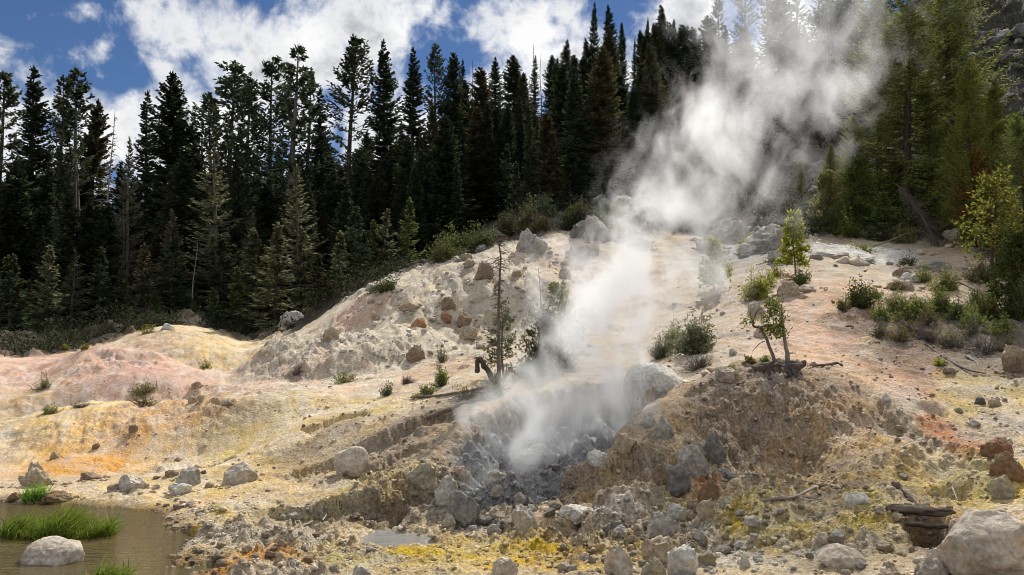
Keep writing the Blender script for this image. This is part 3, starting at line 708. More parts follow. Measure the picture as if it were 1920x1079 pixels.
ROCKPOS = []
ROCKS = [
    # u, v(base), w, h, material, label, seed, extra
    (1853, 1085, 182, 116, 'pale', 'big smooth pale boulder beside the dark hollow, largest rock of the near ground', 3, dict(rough=.12, cuts=5, cut=.8, deep=.9, rz=.2, sink=.12)),
    (104, 1058, 124, 40, 'pale', 'rounded pale boulder standing in the creek water', 5, dict(rough=.1, cuts=3, cut=.85, sink=.3)),
    (660, 893, 70, 44, 'pale', 'domed grey white boulder under the broken bank left of the pit', 8, dict(rough=.08, cuts=2, cut=.85, sink=.25)),
    (451, 906, 66, 38, 'pale', 'pale domed boulder on the yellow bank between creek and cracked bank', 9, dict(rough=.12, cuts=3, cut=.8, sink=.25)),
    (355, 912, 48, 32, 'grey', 'grey round boulder on the creek bank above a flat white rock', 10, dict(rough=.15)),
    (337, 931, 42, 20, 'white', 'flat white rock just below the grey round boulder on the bank', 11, {}),
    (322, 894, 28, 12, 'brown', 'small brown rock tucked beside the grey round boulder', 12, {}),
    (250, 916, 52, 26, 'pale', 'low tan boulder above the creek edge', 13, {}),
    (212, 921, 24, 14, 'tan', 'small tan rock leaning by the low tan boulder', 14, {}),
    (170, 900, 42, 14, 'brown', 'flat reddish brown rock at the foot of the orange dune', 15, {}),
    (72, 915, 64, 34, 'tan', 'low craggy tan boulder behind the small grass tuft', 16, {}),
    (66, 893, 28, 26, 'tan', 'upright tan rock above the craggy boulder at the creek', 17, {}),
    (30, 940, 32, 12, 'rust', 'reddish rock at the waterline left of the small grass tuft', 18, {}),
    (112, 944, 60, 18, 'rust', 'long reddish brown rock at the waterline beside the small grass tuft', 19, {}),
    (104, 862, 18, 13, 'tan', 'small tan stone sitting on the orange dune', 20, {}),
    (250, 812, 17, 13, 'brown', 'small brown stone alone on the middle of the dune', 21, {}),
    (180, 844, 14, 8, 'rust', 'little reddish stone on the pale dune slope', 22, {}),
    (370, 730, 24, 11, 'tan', 'tan stone above the trio on the dune ridge', 23, {}),
    (361, 757, 18, 14, 'tan', 'left tan stone of the trio lying on the dune', 24, {}),
    (376, 755, 14, 9, 'tan', 'middle small stone of the trio lying on the dune', 25, {}),
    (427, 762, 20, 9, 'tan', 'right flat stone of the trio lying on the dune', 26, {}),
    (313, 619, 26, 11, 'white', 'white rock on the crest of the sandy mound', 27, {}),
    (547, 612, 56, 28, 'grey', 'grey boulder at the forest edge left of the pale hill', 28, {}),
    (703, 548, 36, 14, 'grey', 'grey flat boulder on the left shoulder of the pale hill', 29, {}),
    (784, 613, 32, 19, 'orange', 'orange rounded boulder halfway up the pale hill', 30, dict(rough=.12)),
    (834, 605, 26, 14, 'orange', 'orange brown rock just right of the orange boulder', 31, {}),
    (841, 586, 28, 22, 'brown', 'squarish brown rock above the orange brown rock', 32, {}),
    (768, 586, 42, 15, 'tan', 'flat tan ledge rock above the orange boulder', 33, {}),
    (870, 612, 30, 22, 'brown', 'dull brown rock embedded right of the squarish brown rock', 34, {}),
    (620, 639, 32, 24, 'tan', 'tan rock bulging from the hill side above the low yellow knoll', 35, {}),
    (779, 680, 36, 28, 'brown', 'dark brown blocky boulder at the foot of the pale hill', 36, dict(cuts=10)),
    (880, 640, 40, 20, 'tan', 'tan rock weathering out low on the pale hill', 37, {}),
    (908, 524, 38, 32, 'brown', 'brown block perched on the hill behind the dead sapling', 38, dict(cuts=10)),
    (990, 476, 56, 46, 'grey', 'pointed grey slab standing on the hill crest', 39, dict(cuts=9)),
    (1012, 476, 30, 30, 'grey', 'smaller grey slab leaning before the pointed slab', 40, dict(cuts=9)),
    (1092, 484, 66, 32, 'brown', 'broad brown slab overhanging the hill crest', 41, dict(cuts=8)),
    (1120, 452, 56, 48, 'grey', 'large grey white boulder at the toe of the cliff', 42, dict(cuts=9)),
    (1160, 448, 44, 36, 'tan', 'tan boulder beside the large grey boulder under the cliff', 43, dict(cuts=9)),
    (1200, 462, 50, 20, 'tan', 'low tan slab at the crest beside the steam', 44, {}),
    (1060, 525, 26, 22, 'tan', 'tan rock set in the hill below the brown slab', 45, {}),
    (968, 520, 22, 14, 'tan', 'small tan rock set high in the hill face', 46, {}),
    # the pit and its mouth
    (1228, 745, 124, 66, 'white', 'big white encrusted boulder on the pit rim', 47, dict(rough=.08, cuts=2, cut=.9, sink=.3, deep=.8)),
    (1246, 822, 40, 38, 'grey', 'grey round rock on the rim right of the pit', 48, {}),
    (1216, 804, 24, 27, 'grey', 'smaller grey rock touching the round rock on the rim', 49, {}),
    (1171, 862, 40, 30, 'tan', 'tan round stone on the spur above the pit mouth', 50, {}),
    (1216, 757, 30, 26, 'tan', 'tan stone below the big white encrusted boulder', 51, {}),
    (1122, 874, 46, 26, 'white', 'white crusted rock at the pit edge left of the tan stone', 52, {}),
    (870, 992, 58, 52, 'dark', 'dark grey block standing at the mouth of the pit', 53, dict(cuts=10, rough=.15)),
    (841, 992, 28, 26, 'pale', 'pinkish pale stone against the dark block at the pit mouth', 54, {}),
    (984, 998, 50, 38, 'grey', 'black and white boulder at the pit mouth', 55, {}),
    (838, 948, 46, 44, 'grey', 'ragged grey rock inside the left of the pit mouth', 56, dict(rough=.3)),
    (930, 918, 70, 36, 'grey', 'pale grey encrusted heap rock in the steaming pit', 57, dict(rough=.35)),
    (1000, 880, 60, 34, 'white', 'white crusted rock at the back of the steaming pit', 58, dict(rough=.3)),
    (860, 900, 44, 30, 'brown', 'brownish rock on the left wall foot of the pit', 59, dict(rough=.3)),
    (790, 915, 60, 46, 'moss', 'olive crusted rock on the left shoulder of the pit', 60, dict(rough=.3)),
    # right of the pit
    (1296, 892, 74, 54, 'grey', 'large grey wrinkled boulder perched over a dark cavity', 61, dict(rough=.18, cuts=3, cut=.85)),
    (1344, 872, 44, 52, 'dark', 'dark boulder behind the large wrinkled boulder', 62, {}),
    (1358, 896, 54, 26, 'dark', 'dark flat rock right of the large wrinkled boulder', 63, {}),
    (1264, 932, 66, 46, 'dark', 'dark block beneath the large wrinkled boulder', 64, dict(cuts=10)),
    (1236, 910, 30, 34, 'brown', 'reddish upright stone left of the dark block', 65, {}),
    (1330, 944, 44, 44, 'rust', 'rusty tinted rock below the wrinkled boulder', 66, dict(deep=.9, sink=.45)),
    (1268, 984, 38, 26, 'white', 'white stone on the rubble below the dark block', 67, {}),
    (1322, 974, 34, 30, 'tan', 'angular tan stone right of the white stone', 68, dict(cuts=10)),
    (1298, 968, 22, 24, 'brown', 'brown stone between the white and angular tan stones', 69, {}),
    (1240, 1014, 64, 44, 'grey', 'pointed grey boulder over the near heap of stones', 70, dict(cuts=9)),
    (1236, 1062, 66, 46, 'tan', 'tan boulder with yellow stain in the near heap', 71, {}),
    (1160, 1078, 54, 54, 'pale', 'upright pale boulder at the left of the near heap', 72, dict(cuts=8)),
    (1224, 1092, 54, 42, 'moss', 'olive crusted boulder at the bottom of the near heap', 73, {}),
    (1280, 1082, 60, 60, 'white', 'white and grey boulder at the right of the near heap', 74, dict(rough=.3)),
    (1150, 998, 46, 26, 'dark', 'dark flat rock in the white rubble by the pit mouth', 75, {}),
    (1080, 992, 70, 26, 'white', 'low white rock in front of the spur', 76, dict(rough=.3)),
    (1165, 1012, 40, 24, 'grey', 'grey lump in the rubble behind the near heap', 77, {}),
    (1396, 1066, 24, 28, 'grey', 'small upright grey stone right of the near heap', 78, {}),
    (945, 1092, 52, 42, 'pale', 'pale rock on the yellow crust at the near edge', 79, dict(cuts=9)),
    (680, 1090, 38, 24, 'grey', 'grey stone at the near edge left of the pale rock', 80, {}),
    (1614, 947, 52, 22, 'white', 'smooth white rock lying on the yellow mound', 81, dict(rough=.1, tilt=8)),
    (1595, 1068, 84, 40, 'pale', 'long pale slab tilted at the foot of the yellow mound', 82, dict(tilt=22, rough=.12)),
    (1544, 1032, 24, 16, 'pale', 'small pale stone behind the long tilted slab', 83, {}),
    (1750, 1092, 66, 42, 'pale', 'angular pale rock at the near edge left of the big boulder', 84, dict(cuts=10)),
    (1665, 1090, 44, 26, 'tan', 'tan rock at the near edge beside the long slab', 85, {}),
    (1755, 1052, 40, 22, 'pale', 'pale stone in the gap beside the big boulder', 86, {}),
    (1810, 1075, 34, 20, 'tan', 'tan stone under the front of the big boulder', 87, {}),
    (1728, 1000, 36, 22, 'grey', 'grey slab stone lit inside the dark hollow', 88, {}),
    (1870, 862, 56, 34, 'rust', 'red brown boulder at the end of the rusty streak', 89, {}),
    (1886, 908, 64, 50, 'rust', 'large red and olive boulder below the red brown boulder', 90, {}),
    (1880, 938, 50, 40, 'moss', 'olive knob of rock in front of the red boulders', 91, {}),
    (1838, 760, 22, 13, 'dark', 'small dark grey stone on the yellow flat', 92, {}),
    (1864, 764, 24, 14, 'tan', 'small tan stone next to the dark stone on the flat', 93, {}),
    (1662, 756, 16, 14, 'white', 'small white stone at the top of the grey rubble strip', 94, {}),
    (1904, 700, 50, 46, 'brown', 'dark brown boulder under the bushes at the right edge', 95, {}),
    (1780, 703, 26, 12, 'brown', 'low brown stone on the right bank', 96, {}),
    (1828, 802, 22, 12, 'grey', 'grey stone on the pale flat above the red boulders', 97, {}),
    (1362, 722, 44, 26, 'pale', 'pale blocky rock on the mound crest left of the gnarled stump', 98, dict(cuts=10)),
    (1526, 688, 16, 9, 'brown', 'little brown stone right of the gnarled stump', 99, {}),
    (1424, 634, 28, 22, 'pale', 'pale rock behind the leaning stem of the stump tree', 100, {}),
    (1418, 590, 32, 24, 'pale', 'pale rock on the slope below the yellow bush', 101, {}),
    (1480, 557, 44, 28, 'tan', 'tan boulder at the top of the sandy slope', 102, {}),
    (1512, 549, 40, 14, 'pale', 'flat pale rock right of the tan boulder on the slope', 103, {}),
    (1645, 496, 138, 16, 'white', 'broad pale slab sloping on the right hillside', 104, dict(rough=.14, cuts=8, deep=.95, tilt=-7, sink=.3, flat=.5, rz=.3, pitch=24)),
    (1562, 486, 112, 15, 'white', 'long pale slab left of the broad slab on the hillside', 105, dict(rough=.14, cuts=8, deep=1.0, tilt=-10, sink=.3, flat=.5, rz=2.9, pitch=24)),
    (1692, 520, 36, 16, 'brown', 'brown flat stone below the broad pale slab', 106, {}),
    (1706, 532, 42, 18, 'white', 'white stone right of the brown flat stone', 107, {}),
    (1750, 508, 60, 18, 'grey', 'flat grey rock right of the broad pale slab', 108, {}),
    (1800, 458, 70, 26, 'tan', 'tan ledge rock under the right hand trees', 109, {}),
    (1690, 545, 50, 20, 'pale', 'pale rock below the white stone', 110, {}),
    (1652, 602, 12, 8, 'white', 'tiny white stone on the sandy slope', 111, {}),
    (1440, 470, 90, 50, 'grey', 'grey ledge boulder behind the steam', 112, {}),
    (1370, 452, 80, 40, 'grey', 'grey boulder behind the steam at the back of the sandy slope', 117, {}),
    (1330, 470, 50, 26, 'tan', 'low tan rock behind the steam left of the grey boulder', 118, {}),
    (1410, 478, 60, 24, 'grey', 'flat grey rock behind the steam below the ledge boulder', 119, {}),
    (1462, 495, 46, 24, 'grey', 'grey rock right of the flat grey rock behind the steam', 120, {}),
    (1545, 345, 70, 46, 'grey', 'pale grey boulder among the saplings behind the steam', 113, {}),
    (1540, 372, 50, 26, 'white', 'white rock below the pale grey boulder behind the steam', 114, {}),
    (1660, 300, 60, 40, 'grey', 'grey outcrop seen between the right hand firs', 115, {}),
    (880, 355, 46, 12, 'tan', 'flat pale rock lying in the shaded undergrowth', 116, {}),
]
for (u, v, w, h, m, lab, sd, ex) in ROCKS:
    big = w * h > 700
    place_rock(u, v, w, h, m, lab, sd, **{**dict(sub=5 if big else 4, name='boulder' if big else 'rock', cat='boulder' if big else 'rock'), **ex})

# cliff and talus blocks: shared shapes, one object each
PROTO = [[mesh('rock', *rock_shape(200 + i, 4, .40, 12, .62), M[m], True) for i in range(5)] for m in ('grey', 'tan', 'white', 'dark', 'pale', 'moss', 'brown')]
MI = dict(grey=0, tan=1, white=2, dark=3, pale=4, moss=5, brown=6)


def scatter_rocks(n, u0, u1, v0, v1, s0, s1, mats, label, group, seed, name='rock', cat='rock', hfac=.7, test=None):
    r = np.random.RandomState(seed); k = 0
    for _ in range(n * 3):
        if k >= n: break
        u, v = r.uniform(u0, u1), r.uniform(v0, v1)
        if test and not test(u, v): continue
        x, y, z = spot(u, v); s = s0 * (s1 / s0) ** (r.rand() ** 1.6)
        me = PROTO[MI[mats[r.randint(len(mats))]]][r.randint(5)]
        o = obj(name, me, None, (x, y, z - s * .16), (r.uniform(-.3, .3), r.uniform(-.3, .3), r.uniform(0, 6.28)), (s, s * r.uniform(.7, 1), s * hfac * r.uniform(.7, 1.2)))
        tag(o, label, cat, group); k += 1


scatter_rocks(40, 1810, 1930, 60, 230, .5, 1.7, ('dark', 'dark', 'grey'), 'grey talus block on the steep slope at the top right corner', 'talus blocks of the top right slope', 21, 'talus_block', 'rock', .6)
scatter_rocks(26, 1090, 1190, 300, 450, .35, 1.2, ('grey', 'dark', 'dark'), 'broken cliff block on the gully slope above the hill crest', 'broken blocks of the gully cliff', 22, 'cliff_block', 'rock', 1.0)
scatter_rocks(12, 850, 910, 450, 500, .25, .7, ('pale', 'tan', 'grey'), 'pale broken rock on the bare bank behind the dead sapling', 'rocks of the bare bank behind the hill', 23, 'rock', 'rock', .6)
scatter_rocks(34, 660, 1100, 500, 670, .14, .42, ('tan', 'pale', 'pale'), 'small rock weathering out of the pale hill face', 'small rocks on the pale hill face', 24, 'rock', 'rock', .6)
scatter_rocks(40, 1050, 1420, 960, 1075, .07, .22, ('grey', 'white', 'pale', 'moss'), 'fist to head sized stone in the grey rubble right of the pit mouth', 'stones of the rubble right of the pit mouth', 25, 'stone', 'stone', .75)
scatter_rocks(36, 820, 1060, 880, 1000, .07, .25, ('grey', 'white', 'dark', 'grey'), 'ash grey stone on the floor of the steaming pit', 'stones on the floor of the steaming pit', 26, 'stone', 'stone', .75)
scatter_rocks(30, 300, 720, 940, 1070, .06, .18, ('grey', 'tan', 'moss', 'brown'), 'small crusted stone on the near bank between creek and milky pool', 'stones of the near bank by the creek', 27, 'stone', 'stone', .6)
scatter_rocks(26, 1420, 1760, 960, 1078, .06, .20, ('pale', 'tan', 'grey', 'moss'), 'small stone at the foot of the yellow mound', 'stones at the foot of the yellow mound', 28, 'stone', 'stone', .7)
scatter_rocks(24, 1560, 1900, 470, 620, .1, .4, ('pale', 'white', 'brown'), 'pale stone among the shrubs of the right hillside', 'stones among the shrubs of the right hillside', 29, 'stone', 'stone', .6)
scatter_rocks(22, 1680, 1900, 720, 900, .06, .22, ('tan', 'grey', 'moss'), 'small stone on the yellow flat of the right bank', 'stones on the yellow flat of the right bank', 30, 'stone', 'stone', .6)
scatter_rocks(18, 560, 860, 770, 900, .06, .2, ('tan', 'pale', 'brown'), 'small stone along the broken bank left of the pit', 'stones along the broken bank', 31, 'stone', 'stone', .7)
scatter_rocks(20, 230, 520, 860, 930, .06, .2, ('tan', 'pale', 'white', 'brown'), 'small stone scattered above the creek edge', 'stones above the creek edge', 32, 'stone', 'stone', .6)
scatter_rocks(16, 1250, 1420, 560, 690, .08, .3, ('pale', 'white'), 'pale stone on the slope behind the steam', 'stones on the slope behind the steam', 33, 'stone', 'stone', .6)


def build_gravel():
    r = np.random.RandomState(44); V0, F0 = ico(2); VV, FF, CC, base = [], [], [], 0
    zones = [(290, 420, 938, 1079, 420, .015, .06), (1000, 1420, 940, 1079, 900, .015, .05), (1420, 1900, 880, 1079, 800, .012, .045), (300, 1000, 930, 1079, 1100, .012, .045), (820, 1080, 860, 1000, 500, .015, .05), (640, 1120, 480, 690, 700, .03, .11), (1250, 1700, 540, 700, 350, .015, .06),
             (1280, 1640, 700, 930, 700, .012, .05), (1640, 1920, 640, 900, 450, .015, .05), (100, 640, 720, 930, 260, .012, .05), (560, 860, 750, 920, 350, .012, .05)]
    for (u0, u1, v0, v1, n, s0, s1) in zones:
        for _ in range(n):
            u, v = r.uniform(u0, u1), r.uniform(v0, v1); x, y, z = at(u, v, 1.0)
            if r.rand() > .25 + 1.6 * max(0, float(perlin(np.array([u / 45]), np.array([v / 22]), 9)[0])): continue
            d = np.exp(np.linspace(math.log(6), math.log(45), 260)); b = HC + (z - HC) * d < gz(x * d, d)
            if not b.any(): continue
            d = d[int(np.argmax(b))]; X, Y = x * d, d; s = s0 * (s1 / s0) ** (r.rand() ** 1.8)
            P_ = V0 * (1 + .35 * r.randn(len(V0), 1).clip(-1, 1)) * np.array([1, r.uniform(.6, 1), r.uniform(.45, .8)]) * s
            a = r.rand() * 6.28; P_ = P_ @ np.array([[math.cos(a), math.sin(a), 0], [-math.sin(a), math.cos(a), 0], [0, 0, 1]])
            VV.append(P_ + (X, Y, g1(X, Y) + s * .12)); FF.append(F0 + base); base += len(V0)
            tq, lq = warp(np.array([X]), np.array([Y])); c = np.array([bilin(tha, lga, COL[..., k_], tq, lq)[0] for k_ in range(3)])
            grey = c.mean(); c = (c * .6 + grey * .4) * r.uniform(.55, 1.25); CC.append(np.repeat([np.append(np.clip(c, .03, .7), 1)], len(V0), 0))
    for (x0, y0, w) in ROCKPOS:                                   # broken bits gathered round the feet of the boulders
        for _ in range(int(r.uniform(5, 16))):
            a = r.uniform(0, 6.28); q = w * r.uniform(.45, .95); X, Y = x0 + math.cos(a) * q, y0 + math.sin(a) * q * .9 - .1 * w; s = w * r.uniform(.03, .12)
            tq, lq = warp(np.array([X]), np.array([Y])); c = np.array([bilin(tha, lga, COL[..., k_], tq, lq)[0] for k_ in range(3)]) * r.uniform(.6, 1.2)
            P_ = V0 * (1 + .35 * r.randn(len(V0), 1).clip(-1, 1)) * np.array([1, r.uniform(.6, 1), r.uniform(.45, .8)]) * s
            VV.append(P_ + (X, Y, g1(X, Y) + s * .1)); FF.append(F0 + base); base += len(V0); CC.append(np.repeat([np.append(np.clip(c, .03, .7), 1)], len(V0), 0))
    m, t, bs = material('gravel_stone'); at_ = node(t, 'ShaderNodeAttribute', attribute_name='Col'); p = t.nodes.new('ShaderNodeNewGeometry').outputs['Position']
    k2 = noise(t, p, 40, 5, .6).ramp(.3, .7, .7, 1.25); vm = node(t, 'ShaderNodeVectorMath', {0: at_.outputs['Color']}, operation='SCALE'); t.links.new(k2.k, vm.inputs['Scale']); t.links.new(vm.outputs[0], bs.inputs['Base Color'])
    me = mesh('gravel', np.concatenate(VV), np.concatenate(FF), m); at2 = me.attributes.new('Col', 'FLOAT_COLOR', 'POINT'); at2.data.foreach_set('color', np.concatenate(CC).astype(np.float32).ravel())
    kind(obj('gravel', me), 'stuff')


build_gravel()


# ------------------------------------------------------------------ water
def water_mat(name, deep, trans, rough=.06, ripple=1.0):
    m, t, b = material(name); t.nodes.remove(b); p = t.nodes.new('ShaderNodeNewGeometry').outputs['Position']
    mp = node(t, 'ShaderNodeMapping', {'Vector': p, 'Scale': (1.2, 3.2, 1)})
    h = noise(t, mp.outputs[0], 3.2, 5, .6, .4) + noise(t, mp.outputs[0], 11, 3, .5) * .3
    bp = node(t, 'ShaderNodeBump', {'Height': h, 'Strength': .35 * ripple, 'Distance': .06})
    fr = node(t, 'ShaderNodeFresnel', {'IOR': 1.33, 'Normal': bp.outputs[0]})
    gl = node(t, 'ShaderNodeBsdfGlossy', {'Color': (1, 1, 1, 1), 'Roughness': rough, 'Normal': bp.outputs[0]})
    df = node(t, 'ShaderNodeBsdfDiffuse', {'Color': (*deep, 1)}); tp = node(t, 'ShaderNodeBsdfTransparent', {'Color': (.80, .72, .55, 1)})
    body = node(t, 'ShaderNodeMixShader', {0: trans, 1: df.outputs[0], 2: tp.outputs[0]})
    mx = node(t, 'ShaderNodeMixShader', {0: S(t, fr.outputs[0]) * 1.0, 1: body.outputs[0], 2: gl.outputs[0]})
    t.links.new(mx.outputs[0], t.nodes['Material Output'].inputs[0])
    return m


def sheet(name, x0, x1, y0, y1, z, m, n=40):
    xs, ys = np.meshgrid(np.linspace(x0, x1, n), np.linspace(y0, y1, n), indexing='ij')
    keep = np.stack([xs, ys, np.full(xs.shape, z)], -1).reshape(-1, 3); idx = np.arange(n * n).reshape(n, n)
    q = np.stack([idx[:-1, :-1], idx[1:, :-1], idx[1:, 1:], idx[:-1, 1:]], -1).reshape(-1, 4)
    return kind(obj(name, mesh(name, keep, q, m, True)), 'structure')


sheet('water', -26, -2.6, 4.6, 15.2, 0.0, water_mat('creek_water', (.165, .128, .048), .5, .04, 1.7))
px = [p[0] for p in PUD]; py = [p[1] for p in PUD]
sheet('water', min(px) - .1, max(px) + .1, min(py) - .1, max(py) + .1, PUDZ - .022, water_mat('milky_water', (.30, .295, .28), .25, .14, .8))


# ------------------------------------------------------------------ plants
def unit(a): return a / (np.linalg.norm(a, axis=-1, keepdims=True) + 1e-9)


def diamonds(root, d, length, width, r, flat=0.0):
    """one leaf-like diamond per row; flat 1 keeps faces level"""
    n = len(root); d = unit(d); rv = r.randn(n, 3) * (1 - flat) + np.array([0, 0, 1.0]) * flat + 1e-3
    side = unit(np.cross(d, rv)); l = np.asarray(length).reshape(-1, 1) * np.ones((n, 1)); w = np.asarray(width).reshape(-1, 1) * np.ones((n, 1))
    mid = root + d * l * .45
    V = np.stack([root, mid - side * w * .5, root + d * l, mid + side * w * .5], 1).reshape(-1, 3)
    return V, np.arange(n * 4).reshape(n, 4)


def tube(path, rad, sides=6):
    """a tapered tube along a path"""
    path = np.asarray(path, float); n = len(path); rad = np.asarray(rad) * np.ones(n)
    tg = unit(np.gradient(path, axis=0)); a = np.empty((n, 3)); v = np.cross(tg[0], (0, 0, 1.0) if abs(tg[0, 2]) < .9 else (1.0, 0, 0)); a[0] = v / np.linalg.norm(v)
    for i in range(1, n):                                         # carry the cross-section along without twisting it
        v = a[i - 1] - tg[i] * (a[i - 1] @ tg[i]); a[i] = v / (np.linalg.norm(v) + 1e-9)
    b = np.cross(tg, a)
    th = np.linspace(0, 2 * np.pi, sides, endpoint=False)
    V = (path[:, None] + rad[:, None, None] * (np.cos(th)[None, :, None] * a[:, None] + np.sin(th)[None, :, None] * b[:, None])).reshape(-1, 3)
    i = np.arange(n - 1)[:, None] * sides; j = np.arange(sides)[None]; k = (j + 1) % sides
    return V, np.stack([i + j, i + k, i + sides + k, i + sides + j], -1).reshape(-1, 4)


def sticks(p0, p1, r0, r1):
    """many thin three-sided limbs at once"""
    d = unit(p1 - p0); ref = np.where(np.abs(d[:, 2:3]) > .9, np.array([[1., 0, 0]]), np.array([[0, 0, 1.]])); a = unit(np.cross(d, ref)); b = np.cross(d, a); n = len(p0)
    th = np.array([0, 2.094, 4.189]); c = np.cos(th)[None, :, None] * a[:, None] + np.sin(th)[None, :, None] * b[:, None]
    V = np.concatenate([p0[:, None] + c * np.reshape(r0 * np.ones(n), (-1, 1, 1)), p1[:, None] + c * np.reshape(r1 * np.ones(n), (-1, 1, 1))], 1).reshape(-1, 3)
    base = np.arange(n)[:, None, None] * 6; q = np.array([[0, 1, 4, 3], [1, 2, 5, 4], [2, 0, 3, 5]])[None]
    return V, (base + q).reshape(-1, 4)


def merge(parts):
    VV, FF, b = [], [], 0
    for V, Fc in parts:
        VV.append(V); FF.append(Fc + b); b += len(V)
    return np.concatenate(VV), np.concatenate(FF)


def conifer(h, seed, r0=.16, base=.08, p=.85, whorl=.42, per=6, low=-.35, top=.7, curl=.25, tl=.30, tw=.10, gap=.12, ns=9, pine=False, bare=.0, lean=.0, clump=False):
    """trunk with limbs, and a crown of needle sprays, for a tree h metres tall"""
    r = np.random.RandomState(seed)
    zz = np.linspace(0, h, 14); bx = lean * h * (zz / h) ** 2 + .02 * h * np.sin(zz / h * 5 + seed) * .4; by = .012 * h * np.sin(zz / h * 4 + seed * 2)
    tr = h * .0135 * (1 - zz / h) ** .8 + .015
    trunk = [tube(np.stack([bx, by, zz - .3 * (zz == 0)], 1), tr, 7)]
    zs = []; z = max(base * h, .25)
    while z < h * .985:
        zs.append(z); z += whorl * (.45 + .75 * (1 - z / h)) * r.uniform(.7, 1.3)
    z0, az, L = [], [], []
    dirbias = r.uniform(0, 6.28)
    for z in zs:
        t = (z / h - base) / (1 - base); k = r.randint(per - 2, per + 2) if t < .93 else 4
        sh = (1 - t) ** p * min(1, .62 + 2.2 * t) * r.uniform(.72, 1.1)
        for _ in range(max(k, 3)):
            if r.rand() < gap: continue
            a = r.uniform(0, 6.28)
            z0.append(z + r.uniform(-.1, .1)); az.append(a); L.append(max(r0 * h * sh * r.uniform(.6, 1.18) * (1 + .15 * math.cos(a - dirbias)), .03 * h * (1 - t) + .12))
    z0, az, L = map(np.array, (z0, az, L)); n = len(z0); t = z0 / h
    pit = low + (top - low) * t ** 1.4 + r.uniform(-.15, .15, n)
    hd = np.stack([np.cos(az), np.sin(az), np.zeros(n)], 1); up = np.array([0, 0, 1.0])
    org = np.stack([np.interp(z0, zz, bx), np.interp(z0, zz, by), z0], 1)
    def pos(s): return org + (L * s)[:, None] * (hd * np.cos(pit)[:, None] + up * (np.sin(pit) + curl * s * s * np.where(t < .8, 1, .3))[:, None])
    mid, end = pos(np.full(n, .5)), pos(np.full(n, .88)); rb = .012 * h * .16 * (1 - t) + .008
    trunk += [sticks(org, mid, rb * 1.4, rb * .9), sticks(mid, end, rb * .9, rb * .3)]
    Vs = []
    for i in range(ns):
        for sgn in (-1, 1):
            s = .10 + .90 * (i + r.rand(n)) / ns; keep = (s > bare) & (r.rand(n) > .06); s_ = s[keep]
            o = pos(s)[keep]; sd = np.cross(hd, up)[keep] * sgn
            if pine:
                m = 2
                for _ in range(m):
                    dd = hd[keep] * r.uniform(.1, .9, (len(o), 1)) + sd * r.uniform(.0, .9, (len(o), 1)) + up * r.uniform(-.25, .8, (len(o), 1))
                    Vs.append(diamonds(o + r.randn(len(o), 3) * .05, dd, tl * r.uniform(.7, 1.25, len(o)) * (.35 + .5 * np.sqrt(L[keep])) * .8, tw * r.uniform(.8, 1.4, len(o)) * 1.5, r))
            else:
                dd = hd[keep] * r.uniform(.5, 1.0, (len(o), 1)) + sd * r.uniform(.5, 1.0, (len(o), 1)) + up * r.uniform(-.32, .12, (len(o), 1))
                ln = L[keep] * tl * (1.12 - .62 * s_) * r.uniform(.7, 1.2, len(o)) + .10
                Vs.append(diamonds(o, dd, ln, tw * (.7 + .5 * np.sqrt(L[keep])) * r.uniform(.8, 1.3, len(o)), r, .35 if clump else .55))
                if clump:
                    Vs.append(diamonds(o + dd * ln[:, None] * .5, dd + r.randn(len(o), 3) * .6 + up * .35, ln * .8, tw * (.7 + .5 * np.sqrt(L[keep])) * r.uniform(.8, 1.3, len(o)), r, .2))
    tips = pos(np.full(n, .92)); Vs.append(diamonds(tips, hd + up * .25 * (1 - t)[:, None], .14 * L + .12, tw * 1.2, r, .5))
    ld = np.repeat(np.array([[bx[-1], by[-1], h * .97]]), 6, 0); Vs.append(diamonds(ld, r.randn(6, 3) * .25 + up, .03 * h + .1, tw, r))
    return merge(trunk), merge(Vs)


KINDS = {
    'fir': dict(r0=.155, base=.05, p=.72, whorl=.34, per=8, low=-.45, top=.6, tl=.34, tw=.13, ns=10),
    'fir_broad': dict(r0=.20, base=.05, p=.62, whorl=.36, per=9, low=-.35, top=.7, tl=.30, tw=.14, ns=12),
    'spire': dict(r0=.105, base=.04, p=.70, whorl=.38, per=7, low=-.55, top=.45, tl=.42, tw=.12, ns=7),
    'pine': dict(r0=.16, base=.30, p=.48, whorl=.62, per=5, low=-.15, top=.75, curl=.35, tl=.55, tw=.11, ns=8, pine=True, gap=.2, bare=.3),
    'pine_thin': dict(r0=.115, base=.34, p=.50, whorl=.66, per=5, low=-.2, top=.7, curl=.35, tl=.55, tw=.11, ns=7, pine=True, gap=.25, bare=.25),
    'pale': dict(r0=.19, base=.03, p=.85, whorl=.40, per=6, low=-.25, top=.7, curl=.30, tl=.26, tw=.085, ns=9, gap=.2),
    'young': dict(r0=.24, base=.03, p=.9, whorl=.20, per=6, low=-.1, top=.8, tl=.34, tw=.075, ns=7),
    'green': dict(r0=.20, base=.04, p=.58, whorl=.36, per=8, low=-.30, top=.7, curl=.45, tl=.125, tw=.045, ns=22, gap=.28, clump=True),
}
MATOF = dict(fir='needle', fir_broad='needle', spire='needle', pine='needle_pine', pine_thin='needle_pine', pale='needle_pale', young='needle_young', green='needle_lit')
HOF = dict(fir=22, fir_broad=22, spire=21, pine=24, pine_thin=24, pale=15, young=5, green=24)
_tp = {}


def tree_mesh(k, var, mat=None):
    key = (k, var, mat)
    if key not in _tp:
        (tv, tf), (cv, cf) = conifer(HOF[k], 300 + 17 * var + len(k), **KINDS[k])
        _tp[key] = (mesh('trunk', tv, tf, M['bark_pale' if k in ('pine_thin', 'pale') else 'bark'], True), mesh('crown', cv, cf, M[mat or MATOF[k]]))
    return _tp[key]


